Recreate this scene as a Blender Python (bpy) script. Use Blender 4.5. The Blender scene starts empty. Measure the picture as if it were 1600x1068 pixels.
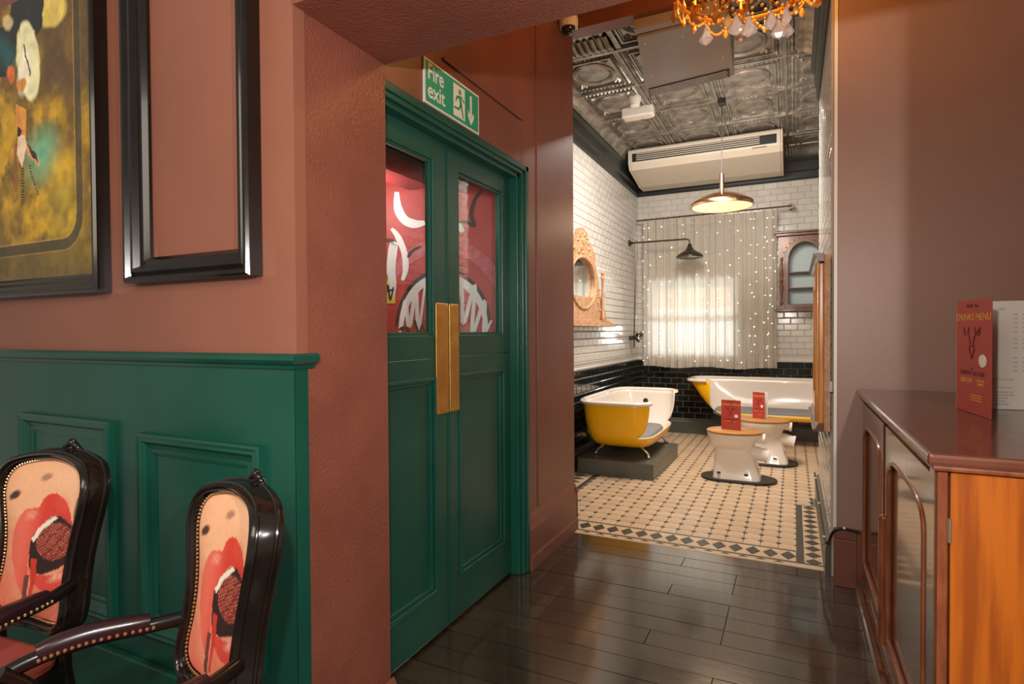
import bpy, bmesh, math, random
import numpy as np
from mathutils import Vector, Matrix
random.seed(7); PI = math.pi
S = bpy.context.scene; COL = S.collection
# ------------------------------------------------------------------ camera
YAW, PIT, ROL, FPX, H = .45404, .016408, -.0060986, 901.11, 1.35
def _rot():
    cy, sy, cp, sp = math.cos(YAW), math.sin(YAW), math.cos(PIT), math.sin(PIT)
    F = Vector((-sy*cp, cy*cp, -sp)); r0 = Vector((cy, sy, 0)); u0 = r0.cross(F)
    c, s = math.cos(ROL), math.sin(ROL)
    return r0*c+u0*s, u0*c-r0*s, F
RV, UV, FV = _rot()
cd = bpy.data.cameras.new('camera'); cam = bpy.data.objects.new('camera', cd); COL.objects.link(cam)
cd.sensor_width = 36; cd.lens = FPX/1600*36; cd.clip_start = .02; cd.clip_end = 100
M = Matrix.Identity(4)
for i in range(3): M[i][0], M[i][1], M[i][2] = RV[i], UV[i], -FV[i]
M[2][3] = H; cam.matrix_world = M; S.camera = cam
# points of known planes read from the survey of the photograph
def ray(x, y): return FV+RV*((x-800)/FPX)-UV*((y-534)/FPX)
def at_z(x, y, z): d = ray(x, y); t = (z-H)/d.z; return Vector((d.x*t, d.y*t, z))
def at_x(x, y, X): d = ray(x, y); t = X/d.x; return Vector((X, d.y*t, H+d.z*t))
def at_y(x, y, Y): d = ray(x, y); t = Y/d.y; return Vector((d.x*t, Y, H+d.z*t))
# ------------------------------------------------------------------ world, lights, exposure
W = bpy.data.worlds.new('world'); S.world = W; W.use_nodes = True
bg = W.node_tree.nodes['Background']; bg.inputs[0].default_value = (1, .88, .76, 1); bg.inputs[1].default_value = .36
def light(name, typ, loc, power, color=(1, 1, 1), size=.1, to=None, size_y=None):
    l = bpy.data.lights.new(name, typ); l.energy = power; l.color = color
    if typ == 'AREA':
        l.size = size
        if size_y: l.shape = 'RECTANGLE'; l.size_y = size_y
    else: l.shadow_soft_size = size
    o = bpy.data.objects.new(name, l); COL.objects.link(o); o.location = loc
    if to is not None: o.rotation_euler = (Vector(to)-Vector(loc)).to_track_quat('-Z', 'Y').to_euler()
    return o
light('flash_light', 'POINT', (-.13, .0, 1.72), 84, (1, .95, .88), .03)
light('hall_side_light', 'POINT', (.488, .0, 1.72), 100, (1, .93, .86), .03)  # unseen second source at flash height, inferred from the bright right wall patch
light('hall_bounce_light', 'AREA', (-.9, -1.2, 2.5), 34, (1, .86, .72), 1.2, (-1.6, 1.3, 1.0))
light('bathroom_fill_down', 'AREA', (-.75, 4.98, 3.18), 80, (1, .93, .84), .6, (-.9, 6.2, 0.2))  # added fill aimed down at the bathroom floor, no fitting there
light('bathroom_fill_back', 'AREA', (-.35, 4.95, 2.75), 24, (1, .93, .84), .6, (-1.0, 7.9, 2.6))  # added fill for the bathroom back wall, no lamp there
light('backdrop_daylight', 'AREA', (-1.2, 8.4, 2.6), 60, (.95, .97, 1), 1.0, (-1.2, 9.3, 1.1))  # lights the backdrop walls added outside the window
light('window_daylight', 'AREA', (-1.25, 9.0, 1.3), 30, (.86, .94, 1), .3, (-1.2, 7.0, 1.35))
light('corridor_fill', 'POINT', (-1.95, 2.3, 2.1), 11, (1, .9, .8), .08)  # fill added behind the doors to brighten the graffiti wall
S.view_settings.view_transform = 'Standard'; S.view_settings.look = 'None'
S.view_settings.gamma = 1; S.view_settings.exposure = 0.0; S.view_settings.use_curve_mapping = False
# ------------------------------------------------------------------ materials
def mat(name, col, rough=.5, metal=0, col2=None, scale=8, bump=0, bscale=60, stretch=(1, 1, 1), det=4, rvar=0, coat=0, trans=0, emit=None, estr=0, ior=1.45, lo=.35, hi=.65, spec=.5, rand=0):
    m = bpy.data.materials.new(name); m.use_nodes = True; nt = m.node_tree; N = nt.nodes; L = nt.links
    b = N['Principled BSDF']; b.inputs['Base Color'].default_value = (*col, 1); b.inputs['Roughness'].default_value = rough
    b.inputs['Metallic'].default_value = metal; b.inputs['IOR'].default_value = ior; b.inputs['Coat Weight'].default_value = coat
    b.inputs['Coat Roughness'].default_value = .08; b.inputs['Specular IOR Level'].default_value = spec
    b.inputs['Transmission Weight'].default_value = trans
    if emit: b.inputs['Emission Color'].default_value = (*emit, 1); b.inputs['Emission Strength'].default_value = estr
    if col2 or bump or rvar or rand:
        tc = N.new('ShaderNodeTexCoord'); mp = N.new('ShaderNodeMapping'); mp.inputs['Scale'].default_value = stretch
        L.new(tc.outputs['Object'], mp.inputs['Vector'])
        if col2 or rvar:
            n = N.new('ShaderNodeTexNoise'); n.inputs['Scale'].default_value = scale; n.inputs['Detail'].default_value = det
            L.new(mp.outputs[0], n.inputs['Vector'])
        last = None
        if col2:
            r = N.new('ShaderNodeValToRGB'); r.color_ramp.elements[0].color = (*col, 1); r.color_ramp.elements[1].color = (*col2, 1)
            r.color_ramp.elements[0].position = lo; r.color_ramp.elements[1].position = hi
            L.new(n.outputs['Fac'], r.inputs[0]); last = r.outputs[0]
        if rand:
            oi = N.new('ShaderNodeObjectInfo'); mr = N.new('ShaderNodeMapRange'); mr.inputs[3].default_value = 1-rand; mr.inputs[4].default_value = 1+rand
            L.new(oi.outputs['Random'], mr.inputs[0]); hs = N.new('ShaderNodeHueSaturation'); L.new(mr.outputs[0], hs.inputs['Value'])
            if last: L.new(last, hs.inputs['Color'])
            else: hs.inputs['Color'].default_value = (*col, 1)
            last = hs.outputs[0]
        if last: L.new(last, b.inputs['Base Color'])
        if rvar:
            mr = N.new('ShaderNodeMapRange'); mr.inputs[3].default_value = max(.02, rough-rvar); mr.inputs[4].default_value = rough+rvar
            L.new(n.outputs['Fac'], mr.inputs[0]); L.new(mr.outputs[0], b.inputs['Roughness'])
        if bump:
            n2 = N.new('ShaderNodeTexNoise'); n2.inputs['Scale'].default_value = bscale; n2.inputs['Detail'].default_value = 3
            L.new(mp.outputs[0], n2.inputs['Vector']); bp = N.new('ShaderNodeBump'); bp.inputs['Strength'].default_value = bump
            bp.inputs['Distance'].default_value = .01; L.new(n2.outputs['Fac'], bp.inputs['Height']); L.new(bp.outputs[0], b.inputs['Normal'])
    return m
MT = dict(
 brown=mat('brown_wall_paint', (.245, .090, .056), .40, col2=(.28, .104, .065), scale=2, bump=.06, bscale=50),
 brown_r=mat('dull_brown_wall_paint', (.31, .19, .15), .42, col2=(.34, .21, .165), scale=1.6, bump=.05, bscale=45),
 plaster=mat('rough_brown_plaster', (.20, .060, .038), .36, col2=(.24, .074, .046), scale=5, bump=.38, bscale=85),
 brown_d=mat('brown_woodwork_paint', (.17, .058, .036), .38, col2=(.20, .068, .042), scale=3, bump=.05),
 green=mat('green_gloss_paint', (.006, .066, .044), .30, col2=(.009, .078, .053), scale=3, bump=.05, bscale=40),
 green_d=mat('green_door_paint', (.007, .062, .042), .32, col2=(.014, .085, .058), scale=2.5, bump=.06, bscale=50),
 blackf=mat('black_lacquer', (.005, .0035, .003), .2, coat=.3, spec=.4, col2=(.010, .006, .004), scale=10),
 floor=mat('dark_stained_boards', (.022, .012, .006), .17, col2=(.045, .025, .013), scale=5, stretch=(1, 14, 1), det=6, bump=.03, bscale=14, rvar=.05, rand=.2, ior=1.6, coat=.8),
 gap=mat('dark_joint', (.01, .008, .006), .8),
 grout=mat('grey_grout', (.42, .38, .34), .8),
 dgrout=mat('dark_grout', (.16, .14, .11), .8),
 wtile=mat('white_glazed_tile', (.52, .49, .45), .13, rand=.05, bump=.03, bscale=12),
 btile=mat('black_glazed_tile', (.010, .012, .010), .10, rand=.3, bump=.03, bscale=12),
 cream=mat('cream_floor_tile', (.62, .46, .31), .35, col2=(.54, .38, .24), scale=6, rand=.08),
 dot=mat('charcoal_floor_tile', (.055, .05, .04), .4, rand=.2),
 skirt=mat('grey_green_gloss_paint', (.07, .075, .06), .3, col2=(.09, .09, .075), scale=4),
 plat=mat('dark_grey_painted_plinth', (.085, .09, .075), .32, col2=(.12, .12, .10), scale=6, rvar=.08),
 tin=mat('aged_pressed_tin', (.46, .42, .36), .36, metal=.7, col2=(.25, .225, .19), scale=9, bump=.05, bscale=25, rvar=.06),
 corn=mat('black_cornice_paint', (.018, .021, .018), .35),
 enamel=mat('white_enamel', (.78, .70, .62), .12, coat=.5),
 yellow=mat('yellow_tub_paint', (.95, .50, .004), .3, coat=.3),
 chrome=mat('chrome', (.75, .72, .68), .15, metal=1),
 pewter=mat('aged_brass_pipe', (.10, .085, .06), .3, metal=.9),
 brass=mat('brass_push_plate', (.62, .33, .075), .38, metal=.75, col2=(.50, .25, .05), scale=12, bump=.08),
 lampbr=mat('copper_shade', (.72, .40, .22), .22, metal=1),
 opal=mat('opal_glass', (.9, .75, .6), .3, emit=(1, .62, .30), estr=1.15),
 china=mat('white_china', (.80, .72, .63), .14, coat=.4),
 oak=mat('oak_seat', (.50, .24, .075), .35, col2=(.40, .18, .05), scale=4, stretch=(1, 8, 1)),
 rubber=mat('black_mat', (.018, .017, .014), .45),
 cushion=mat('grey_cushion', (.24, .23, .23), .8, bump=.1),
 mahog=mat('dark_mahogany', (.060, .022, .010), .16, col2=(.13, .048, .018), scale=4, stretch=(6, 6, .5), det=6, coat=.6, rvar=.04),
 mahog2=mat('red_mahogany_edge', (.17, .04, .016), .28, col2=(.27, .08, .03), scale=9, stretch=(4, 4, 1), coat=.3),
 orange=mat('orange_mahogany_end', (.27, .058, .007), .33, col2=(.42, .105, .009), scale=6, stretch=(5, 5, .35), det=12, bump=.03, lo=.38, hi=.58),
 top=mat('mahogany_top', (.09, .026, .014), .2, col2=(.14, .045, .024), scale=5, stretch=(1, 6, 1), coat=.4, rvar=.06),
 walnut=mat('walnut', (.085, .032, .016), .3, col2=(.15, .058, .027), scale=6, stretch=(4, 4, .8), coat=.2),
 honey=mat('honey_oak', (.62, .27, .07), .25, col2=(.44, .17, .045), scale=5, stretch=(5, 5, .6), coat=.3),
 carved=mat('bare_carved_wood', (.50, .30, .17), .6, col2=(.38, .20, .10), scale=16, bump=.7, bscale=45),
 mirror=mat('mirror_glass', (.85, .86, .84), .03, metal=1),
 white=mat('white_plastic', (.78, .72, .64), .4),
 cream_p=mat('cream_plastic', (.66, .58, .47), .4),
 dark=mat('dark_plastic', (.015, .016, .017), .4),
 ventgrey=mat('grey_duct_paint', (.30, .25, .22), .4),
 red=mat('red_painted_board', (.42, .03, .035), .5, col2=(.50, .045, .05), scale=5),
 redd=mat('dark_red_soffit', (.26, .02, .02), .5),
 wpaint=mat('white_spray_paint', (.78, .74, .74), .5), ppaint=mat('pink_spray_paint', (.55, .16, .20), .6, col2=(.48, .08, .10), scale=30), kpaint=mat('black_spray_paint', (.02, .014, .014), .5),
 rpaint=mat('bright_red_spray_paint', (.72, .02, .015), .5), ypaint=mat('yellow_sticker', (.75, .55, .02), .5),
 sgreen=mat('sign_green', (.02, .33, .19), .35), swhite=mat('sign_white', (.80, .76, .66), .4),
 menured=mat('menu_red_card', (.40, .045, .032), .5), menuyel=mat('menu_yellow_ink', (.70, .34, .05), .5), menublk=mat('menu_black_ink', (.07, .015, .014), .5),
 menuwht=mat('menu_white_card', (.76, .70, .62), .5), menugry=mat('menu_grey_ink', (.30, .27, .25), .6), menuor=mat('menu_orange_ink', (.75, .38, .16), .6),
 leather=mat('dark_leather', (.022, .006, .008), .25, coat=.2), nail=mat('brass_nail', (.62, .42, .22), .3, metal=.9),
 hinge=mat('old_steel_hinge', (.30, .24, .16), .4, metal=.7), cable=mat('black_cable', (.012, .011, .01), .4),
 led=mat('white_led', (1, 1, 1), .3, emit=(1, .97, .86), estr=14), wire=mat('clear_wire', (.6, .58, .5), .4),
 candle=mat('candle_bulb', (1, .8, .5), .3, emit=(1, .50, .14), estr=12),
 court=mat('ochre_render', (.70, .42, .20), .8),
 bluegrey=mat('blue_grey_reflection_tone', (.34, .42, .42), .4),  # reflection in the cabinet glass, put into a colour
 redfab=mat('red_fabric', (.30, .05, .035), .7), dome=mat('smoked_dome', (.02, .012, .01), .06, coat=1),
)
def glassmat(name, col, rough, ior, alpha):
    m = bpy.data.materials.new(name); m.use_nodes = True; N = m.node_tree.nodes; L = m.node_tree.links; N.remove(N['Principled BSDF'])
    g = N.new('ShaderNodeBsdfGlossy'); g.inputs[0].default_value = (1, 1, 1, 1); g.inputs['Roughness'].default_value = rough
    t = N.new('ShaderNodeBsdfTransparent'); t.inputs[0].default_value = (*col, 1); f = N.new('ShaderNodeLayerWeight'); f.inputs[0].default_value = .5
    pw_ = N.new('ShaderNodeMath'); pw_.operation = 'POWER'; pw_.inputs[1].default_value = 5; L.new(f.outputs['Facing'], pw_.inputs[0])
    ma = N.new('ShaderNodeMath'); ma.operation = 'MULTIPLY_ADD'; ma.inputs[1].default_value = .9; ma.inputs[2].default_value = .035; L.new(pw_.outputs[0], ma.inputs[0])
    mx = N.new('ShaderNodeMixShader'); L.new(ma.outputs[0], mx.inputs[0]); L.new(t.outputs[0], mx.inputs[1]); L.new(g.outputs[0], mx.inputs[2])
    L.new(mx.outputs[0], N['Material Output'].inputs[0]); return m
MT['pane'] = glassmat('window_glass', (.93, .95, .94), .02, 1.45, 0)
def crystal(name, col, k):
    m = bpy.data.materials.new(name); m.use_nodes = True; b = m.node_tree.nodes['Principled BSDF']
    b.inputs['Base Color'].default_value = (*col, 1); b.inputs['Roughness'].default_value = .06; b.inputs['Transmission Weight'].default_value = k
    b.inputs['IOR'].default_value = 1.5; return m
MT['crystal'] = crystal('clear_crystal', (1, .88, .80), .55); MT['amber'] = crystal('amber_crystal', (1, .62, .20), .45)
def curtainmat():
    m = bpy.data.materials.new('sheer_curtain'); m.use_nodes = True; N = m.node_tree.nodes; L = m.node_tree.links; N.remove(N['Principled BSDF'])
    d = N.new('ShaderNodeBsdfDiffuse'); d.inputs[0].default_value = (.66, .60, .52, 1); t = N.new('ShaderNodeBsdfTranslucent'); t.inputs[0].default_value = (.85, .82, .76, 1)
    tr = N.new('ShaderNodeBsdfTransparent'); a = N.new('ShaderNodeMixShader'); a.inputs[0].default_value = .5; L.new(d.outputs[0], a.inputs[1]); L.new(t.outputs[0], a.inputs[2])
    c = N.new('ShaderNodeMixShader'); c.inputs[0].default_value = .13; L.new(a.outputs[0], c.inputs[1]); L.new(tr.outputs[0], c.inputs[2])
    L.new(c.outputs[0], N['Material Output'].inputs[0]); return m
MT['curtain'] = curtainmat()
def printmat(name, rough):
    m = bpy.data.materials.new(name); m.use_nodes = True; N = m.node_tree.nodes; b = N['Principled BSDF']; b.inputs['Roughness'].default_value = rough
    a = N.new('ShaderNodeVertexColor'); a.layer_name = 'print'; m.node_tree.links.new(a.outputs[0], b.inputs['Base Color']); return m
MT['print'] = printmat('printed_fabric', .6); MT['canvas'] = printmat('painted_canvas', .35)
# ------------------------------------------------------------------ helpers
def tag(o, label=None, cat=None, group=None, kind=None):
    for k, v in (('label', label), ('category', cat), ('group', group), ('kind', kind)):
        if v: o[k] = v
    return o
def empty(name, loc, label, cat, group=None, rz=0):
    o = bpy.data.objects.new(name, None); COL.objects.link(o); o.location = loc; o.rotation_euler = (0, 0, rz); o.empty_display_size = .1
    return tag(o, label, cat, group)
def link(name, me, parent=None, loc=None):
    o = bpy.data.objects.new(name, me); COL.objects.link(o)
    if parent: o.parent = parent
    if loc is not None: o.location = loc
    return o
class MB:
    def __init__(s): s.v = []; s.f = []; s.m = []; s.mi = 0
    def add(s, vs, fs):
        n = len(s.v); s.v += [tuple(v) for v in vs]; s.f += [tuple(n+i for i in f) for f in fs]; s.m += [s.mi]*len(fs); return s
    def box(s, x0, x1, y0, y1, z0, z1):
        return s.add([(x, y, z) for x in (x0, x1) for y in (y0, y1) for z in (z0, z1)], [(0, 1, 3, 2), (4, 6, 7, 5), (0, 4, 5, 1), (2, 3, 7, 6), (0, 2, 6, 4), (1, 5, 7, 3)])
    def hexa(s, bot, top): return s.add(list(bot)+list(top), [(3, 2, 1, 0), (4, 5, 6, 7)]+[(i, (i+1) % 4, 4+(i+1) % 4, 4+i) for i in range(4)])
    def prism(s, poly, axis, a, b):
        n = len(poly); P = lambda p, c: {'x': (c, p[0], p[1]), 'y': (p[0], c, p[1]), 'z': (p[0], p[1], c)}[axis]
        return s.add([P(p, a) for p in poly]+[P(p, b) for p in poly], [tuple(range(n-1, -1, -1)), tuple(range(n, 2*n))]+[(i, (i+1) % n, n+(i+1) % n, n+i) for i in range(n)])
    def tube(s, path, r, n=8, closed=False, sq=None):
        P = [Vector(p) for p in path]; k = len(P); rs = r if isinstance(r, (list, tuple)) else [r]*k; rings = []; up = None
        for i in range(k):
            t = (P[(i+1) % k]-P[i-1]) if (closed or 0 < i < k-1) else (P[1]-P[0] if i == 0 else P[-1]-P[-2])
            t.normalize()
            if up is None: up = Vector((0, 0, 1)) if abs(t.z) < .9 else Vector((1, 0, 0))
            a = (up-t*up.dot(t)).normalized(); up = a; b = t.cross(a)
            rings.append([P[i]+a*(rs[i]*math.cos(2*PI*j/n))+b*(rs[i]*(sq or 1)*math.sin(2*PI*j/n)) for j in range(n)])
        fs = []; m = k if closed else k-1
        for i in range(m):
            for j in range(n): a0 = i*n; b0 = ((i+1) % k)*n; fs.append((a0+j, a0+(j+1) % n, b0+(j+1) % n, b0+j))
        if not closed: fs += [tuple(range(n-1, -1, -1)), tuple((k-1)*n+j for j in range(n))]
        return s.add([v for rg in rings for v in rg], fs)
    def lathe(s, prof, c=(0, 0, 0), n=20, axis='z', sy=1):
        vs = []; fs = []
        for r, h in prof:
            for j in range(n):
                a = 2*PI*j/n; x, y = r*math.cos(a), r*sy*math.sin(a)
                q = {'z': (x, y, h), 'x': (h, x, y), 'y': (x, h, y)}[axis]; vs.append((c[0]+q[0], c[1]+q[1], c[2]+q[2]))
        for i in range(len(prof)-1):
            for j in range(n): fs.append((i*n+j, i*n+(j+1) % n, (i+1)*n+(j+1) % n, (i+1)*n+j))
        if prof[0][0] > 1e-6: fs.append(tuple(range(n-1, -1, -1)))
        if prof[-1][0] > 1e-6: fs.append(tuple((len(prof)-1)*n+j for j in range(n)))
        return s.add(vs, fs)
    def ball(s, c, r, n=8, sz=1): return s.lathe([(max(1e-7, r*math.sin(PI*i/(n//2+1))), -r*sz*math.cos(PI*i/(n//2+1))) for i in range(n//2+2)], c, n)
    def octa(s, c, r):
        x, y, z = c; return s.add([(x+r, y, z), (x, y+r, z), (x-r, y, z), (x, y-r, z), (x, y, z+r), (x, y, z-r)], [(0, 1, 4), (1, 2, 4), (2, 3, 4), (3, 0, 4), (1, 0, 5), (2, 1, 5), (3, 2, 5), (0, 3, 5)])
    def holed(s, outer, inner, axis, a, b):     # plate with a hole, outer and inner rings of equal count
        n = len(outer); P = lambda p, c: {'x': (c, p[0], p[1]), 'y': (p[0], c, p[1]), 'z': (p[0], p[1], c)}[axis]
        vs = [P(p, a) for p in outer]+[P(p, a) for p in inner]+[P(p, b) for p in outer]+[P(p, b) for p in inner]; fs = []
        for i in range(n):
            j = (i+1) % n; fs += [(i, n+i, n+j, j), (2*n+i, 2*n+j, 3*n+j, 3*n+i), (i, j, 2*n+j, 2*n+i), (n+i, 3*n+i, 3*n+j, n+j)]
        return s.add(vs, fs)
    def mesh(s, name, mats, smooth=False, off=None):
        me = bpy.data.meshes.new(name)
        vs = [(v[0]-off[0], v[1]-off[1], v[2]-off[2]) for v in s.v] if off is not None else s.v
        me.from_pydata(vs, [], s.f); bm = bmesh.new(); bm.from_mesh(me); bmesh.ops.recalc_face_normals(bm, faces=bm.faces); bm.to_mesh(me); bm.free()
        for m in (mats if isinstance(mats, (list, tuple)) else [mats]): me.materials.append(m)
        me.polygons.foreach_set('material_index', s.m)
        if smooth: me.polygons.foreach_set('use_smooth', [True]*len(me.polygons)); me.update()
        return me
    def build(s, name, mats, parent=None, smooth=False, bevel=0, world=True, **kw):
        off = parent.location if (parent and world and parent.type == 'EMPTY') else None
        o = link(name, s.mesh(name, mats, smooth, off), parent)
        if bevel: md = o.modifiers.new('bevel', 'BEVEL'); md.width = bevel; md.segments = 2; md.limit_method = 'ANGLE'; md.angle_limit = .7
        if smooth and not bevel: smooth_by_angle(o)
        return tag(o, **kw)
def smooth_by_angle(o, ang=.7):
    me = o.data; bm = bmesh.new(); bm.from_mesh(me)
    for e in bm.edges:
        if len(e.link_faces) == 2 and e.calc_face_angle(0) > ang: e.smooth = False
    bm.to_mesh(me); bm.free()
def text(s, name, size, origin, right, up, m, parent=None, sx=1, align='LEFT', off=(0, 0, 0), bold=.004):
    cu = bpy.data.curves.new('t', 'FONT'); cu.body = s; cu.size = size; cu.align_x = align; cu.extrude = .0003; cu.offset = size*bold
    ob = bpy.data.objects.new('t', cu); COL.objects.link(ob); dg = bpy.context.evaluated_depsgraph_get()
    me = bpy.data.meshes.new_from_object(ob.evaluated_get(dg)); bpy.data.objects.remove(ob); me.name = name
    r = Vector(right).normalized(); u = Vector(up).normalized(); nn = r.cross(u)
    mt = Matrix(((r.x*sx, u.x, nn.x, origin[0]-off[0]), (r.y*sx, u.y, nn.y, origin[1]-off[1]), (r.z*sx, u.z, nn.z, origin[2]-off[2]), (0, 0, 0, 1)))
    me.transform(mt); me.materials.clear(); me.materials.append(m); return link(name, me, parent)
def rect(a0, a1, b0, b1, k=1):
    pts = [(a0, b0), (a1, b0), (a1, b1), (a0, b1)]; out = []
    for i in range(4):
        p, q = pts[i], pts[(i+1) % 4]
        for j in range(k): out.append((p[0]+(q[0]-p[0])*j/k, p[1]+(q[1]-p[1])*j/k))
    return out
def catmull(P, k=6, closed=False):
    n = len(P); out = []
    for i in range(n if closed else n-1):
        p0, p1, p2, p3 = (P[(i-1) % n] if closed or i > 0 else P[0]), P[i], P[(i+1) % n], (P[(i+2) % n] if closed or i < n-2 else P[n-1])
        for j in range(k):
            t = j/k; out.append(tuple(.5*((2*b)+(c-a)*t+(2*a-5*b+4*c-d)*t*t+(3*b-a-3*c+d)*t**3) for a, b, c, d in zip(p0, p1, p2, p3)))
    if not closed: out.append(tuple(P[-1]))
    return out
def struct(o, label=None): o['kind'] = 'structure'; (label and o.__setitem__('label', label)); return o
XJ, XD = -1.33, -1.35          # jamb face, door wall face
XL, XR, YB, ZC = -1.93, .19, 7.90, 3.60
# ================================================================== FLOORS
fb = MB().box(-3.6, 1.4, -1.2, 3.66, -.06, -.008).build('floor', MT['gap'])
struct(fb, 'dark stained floorboards running across the hall')
rows = 37; pw = .1315
pm = {}
def plank_mesh(L):
    b = MB(); w = pw/2-.0005; e = .0012; l = L/2-.0008
    b.add([(-l, -w, -.012), (l, -w, -.012), (l, w, -.012), (-l, w, -.012), (-l+e, -w+e, 0), (l-e, -w+e, 0), (l-e, w-e, 0), (-l+e, w-e, 0)], [(4, 5, 6, 7), (0, 1, 5, 4), (1, 2, 6, 5), (2, 3, 7, 6), (3, 0, 4, 7)])
    return b.mesh('plank', MT['floor'])
for r_ in range(rows):
    y1 = 3.655-r_*pw; yc = y1-pw/2; xa = -1.48 if yc > 1.3 else -3.5; xb = 1.35; x = xa
    while x < xb-.01:
        L = random.choice([.9, 1.2, 1.5, 1.8])
        if xb-(x+L) < .5: L = xb-x
        if L not in pm: pm[L] = plank_mesh(L)
        link('plank', pm[L], fb, (x+L/2, yc, random.uniform(-.0006, .0006))); x += L
# bathroom floor
ft = MB().box(-1.99, 1.25, 3.66, 8.0, -.06, -.006).build('floor', MT['dgrout']); struct(ft, 'cream and charcoal geometric tiled bathroom floor')
PX_, PY_, DR = .104, .118, .017
def octmesh():
    b = MB(); hx, hy, c = PX_/2-.0012, PY_/2-.0012, DR+.001; P = [(-hx+c, -hy), (hx-c, -hy), (hx, -hy+c), (hx, hy-c), (hx-c, hy), (-hx+c, hy), (-hx, hy-c), (-hx, -hy+c)]
    q = [(p[0]*.975, p[1]*.975) for p in P]; b.add([(p[0], p[1], -.006) for p in P]+[(p[0], p[1], 0) for p in q], [tuple(range(8, 16))]+[(i, (i+1) % 8, 8+(i+1) % 8, 8+i) for i in range(8)]); return b
def diamesh(rx, ry, z=0):
    b = MB(); P = [(rx, 0), (0, ry), (-rx, 0), (0, -ry)]; b.add([(p[0], p[1], -.006) for p in P]+[(p[0]*.96, p[1]*.96, z) for p in P], [(4, 5, 6, 7)]+[(i, (i+1) % 4, 4+(i+1) % 4, 4+i) for i in range(4)]); return b
def scatter(name, b, mt, pts, parent, limit=300, key=None, z=0):
    """nearest pieces are objects sharing a mesh, the remainder one joined part"""
    pts = sorted(pts, key=key or (lambda p: p[0]**2+p[1]**2)); me = b.mesh(name, mt)
    for p in pts[:limit]: link(name, me, parent, (p[0], p[1], p[2] if len(p) > 2 else z))
    if pts[limit:]:
        r = MB()
        for p in pts[limit:]: r.add([(v[0]+p[0], v[1]+p[1], v[2]+(p[2] if len(p) > 2 else z)) for v in b.v], b.f)
        o = r.build(name, mt, parent); o['kind'] = 'stuff'
octs, dots = [], []
y0 = 4.02
for j in range(0, 34):
    for i in range(-18, 13):
        cx = -.083+PX_*(i+.5); cy = y0+PY_*(j-.5)
        inx = cx > XL+.02 and cx < 1.2 and cy < YB
        if cy < 4.95 and cx > 0: inx = False
        if cy < 5.2 and cx > XR-.03: inx = False
        if cx < -1.67: inx = False
        if inx: octs.append((cx, cy)); 
        dx = -.083+PX_*i; dy = y0+PY_*j
        if -1.66 < dx < 1.2 and dy < YB-.02 and not (dy < 4.93 and dx > .0) and not (dy < 5.2 and dx > XR-.02): dots.append((dx, dy))
scatter('octagon_tile', octmesh(), MT['cream'], octs, ft)
scatter('dot_tile', diamesh(DR, DR*1.1, .0004), MT['dot'], dots, ft)
def strip(x0, x1, y0, y1, m, name='border_strip'): MB().box(x0, x1, y0, y1, -.006, .0005).build(name, MT[m], ft)
strip(-1.99, .015, 3.905, 3.925, 'dot'); strip(-1.99, .16, 3.718, 3.738, 'dot'); strip(.018, .058, 3.74, 4.96, 'dot'); strip(.02, .185, 4.965, 4.978, 'dot'); strip(.158, .187, 3.66, 5.2, 'dot'); strip(-1.695, -1.672, 3.93, 7.7, 'dot')
strip(-1.99, .016, 3.74, 3.904, 'cream', 'border_ground'); strip(.06, .157, 3.74, 4.962, 'cream', 'border_ground'); strip(-1.99, .16, 3.662, 3.716, 'cream', 'border_ground'); strip(-1.92, -1.697, 3.93, 7.7, 'cream', 'border_ground')
def dia_row(pts, rx, ry):
    me = diamesh(rx, ry, .0016).mesh('diamond_tile', MT['dot'])
    for p in pts: link('diamond_tile', me, ft, (p[0], p[1], .0005))
dia_row([(-.026-.0983*i, 3.822) for i in range(19)], .044, .074)
dia_row([(.109, 3.77+.1145*i) for i in range(11)], .047, .052)
dia_row([(-1.808, 4.0+.1145*i) for i in range(32)], .09, .052)
tm = MB().add([(-.03, 0, -.006), (.03, 0, -.006), (0, .03, -.006), (-.028, 0, .0012), (.028, 0, .0012), (0, .028, .0012)], [(3, 4, 5), (0, 1, 4, 3), (1, 2, 5, 4), (2, 0, 3, 5)]).mesh('half_diamond_tile', MT['dot'])
for i in range(19): link('half_diamond_tile', tm, ft, (-.075-.0983*i, 3.69, .0005)).scale = (1, .9, 1)
# ================================================================== HALL LEFT WALL (wainscot)
b = MB().box(-3.6, XJ, 1.26, 1.305, 0, 3.6); wl = struct(b.build('wall_left', MT['brown']), 'brown hall wall above green panelled wainscot')
MB().box(-3.6, XJ+.002, 1.252, 1.262, 0, 1.27).build('wainscot_board', MT['green'], wl)
MB().box(XJ, XJ+.003, 1.252, 1.303, .0, 1.27).build('wainscot_return', MT['green'], wl)
MB().box(XJ, XJ+.002, 1.26, 1.305, 1.27, 2.32).build('plaster_return', MT['brown'], wl)
prof = [(0, 1.245), (.008, 1.245), (.012, 1.255), (.022, 1.262), (.030, 1.272), (.030, 1.284), (.022, 1.291), (0, 1.291)]
b = MB()
path = [(-3.6, 1.252, 0, -1), (XJ, 1.252, 1, -1), (XJ, 1.325, 1, 0)]
n = len(prof); b.add([(p[0]+q[0]*p[2], p[1]+q[0]*p[3], q[1]) for p in path for q in prof], [(i*n+j, i*n+(j+1) % n, (i+1)*n+(j+1) % n, (i+1)*n+j) for i in range(2) for j in range(n)]+[tuple(range(n)), tuple(2*n+j for j in range(n))])
b.build('dado_rail', MT['green'], wl)
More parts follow.
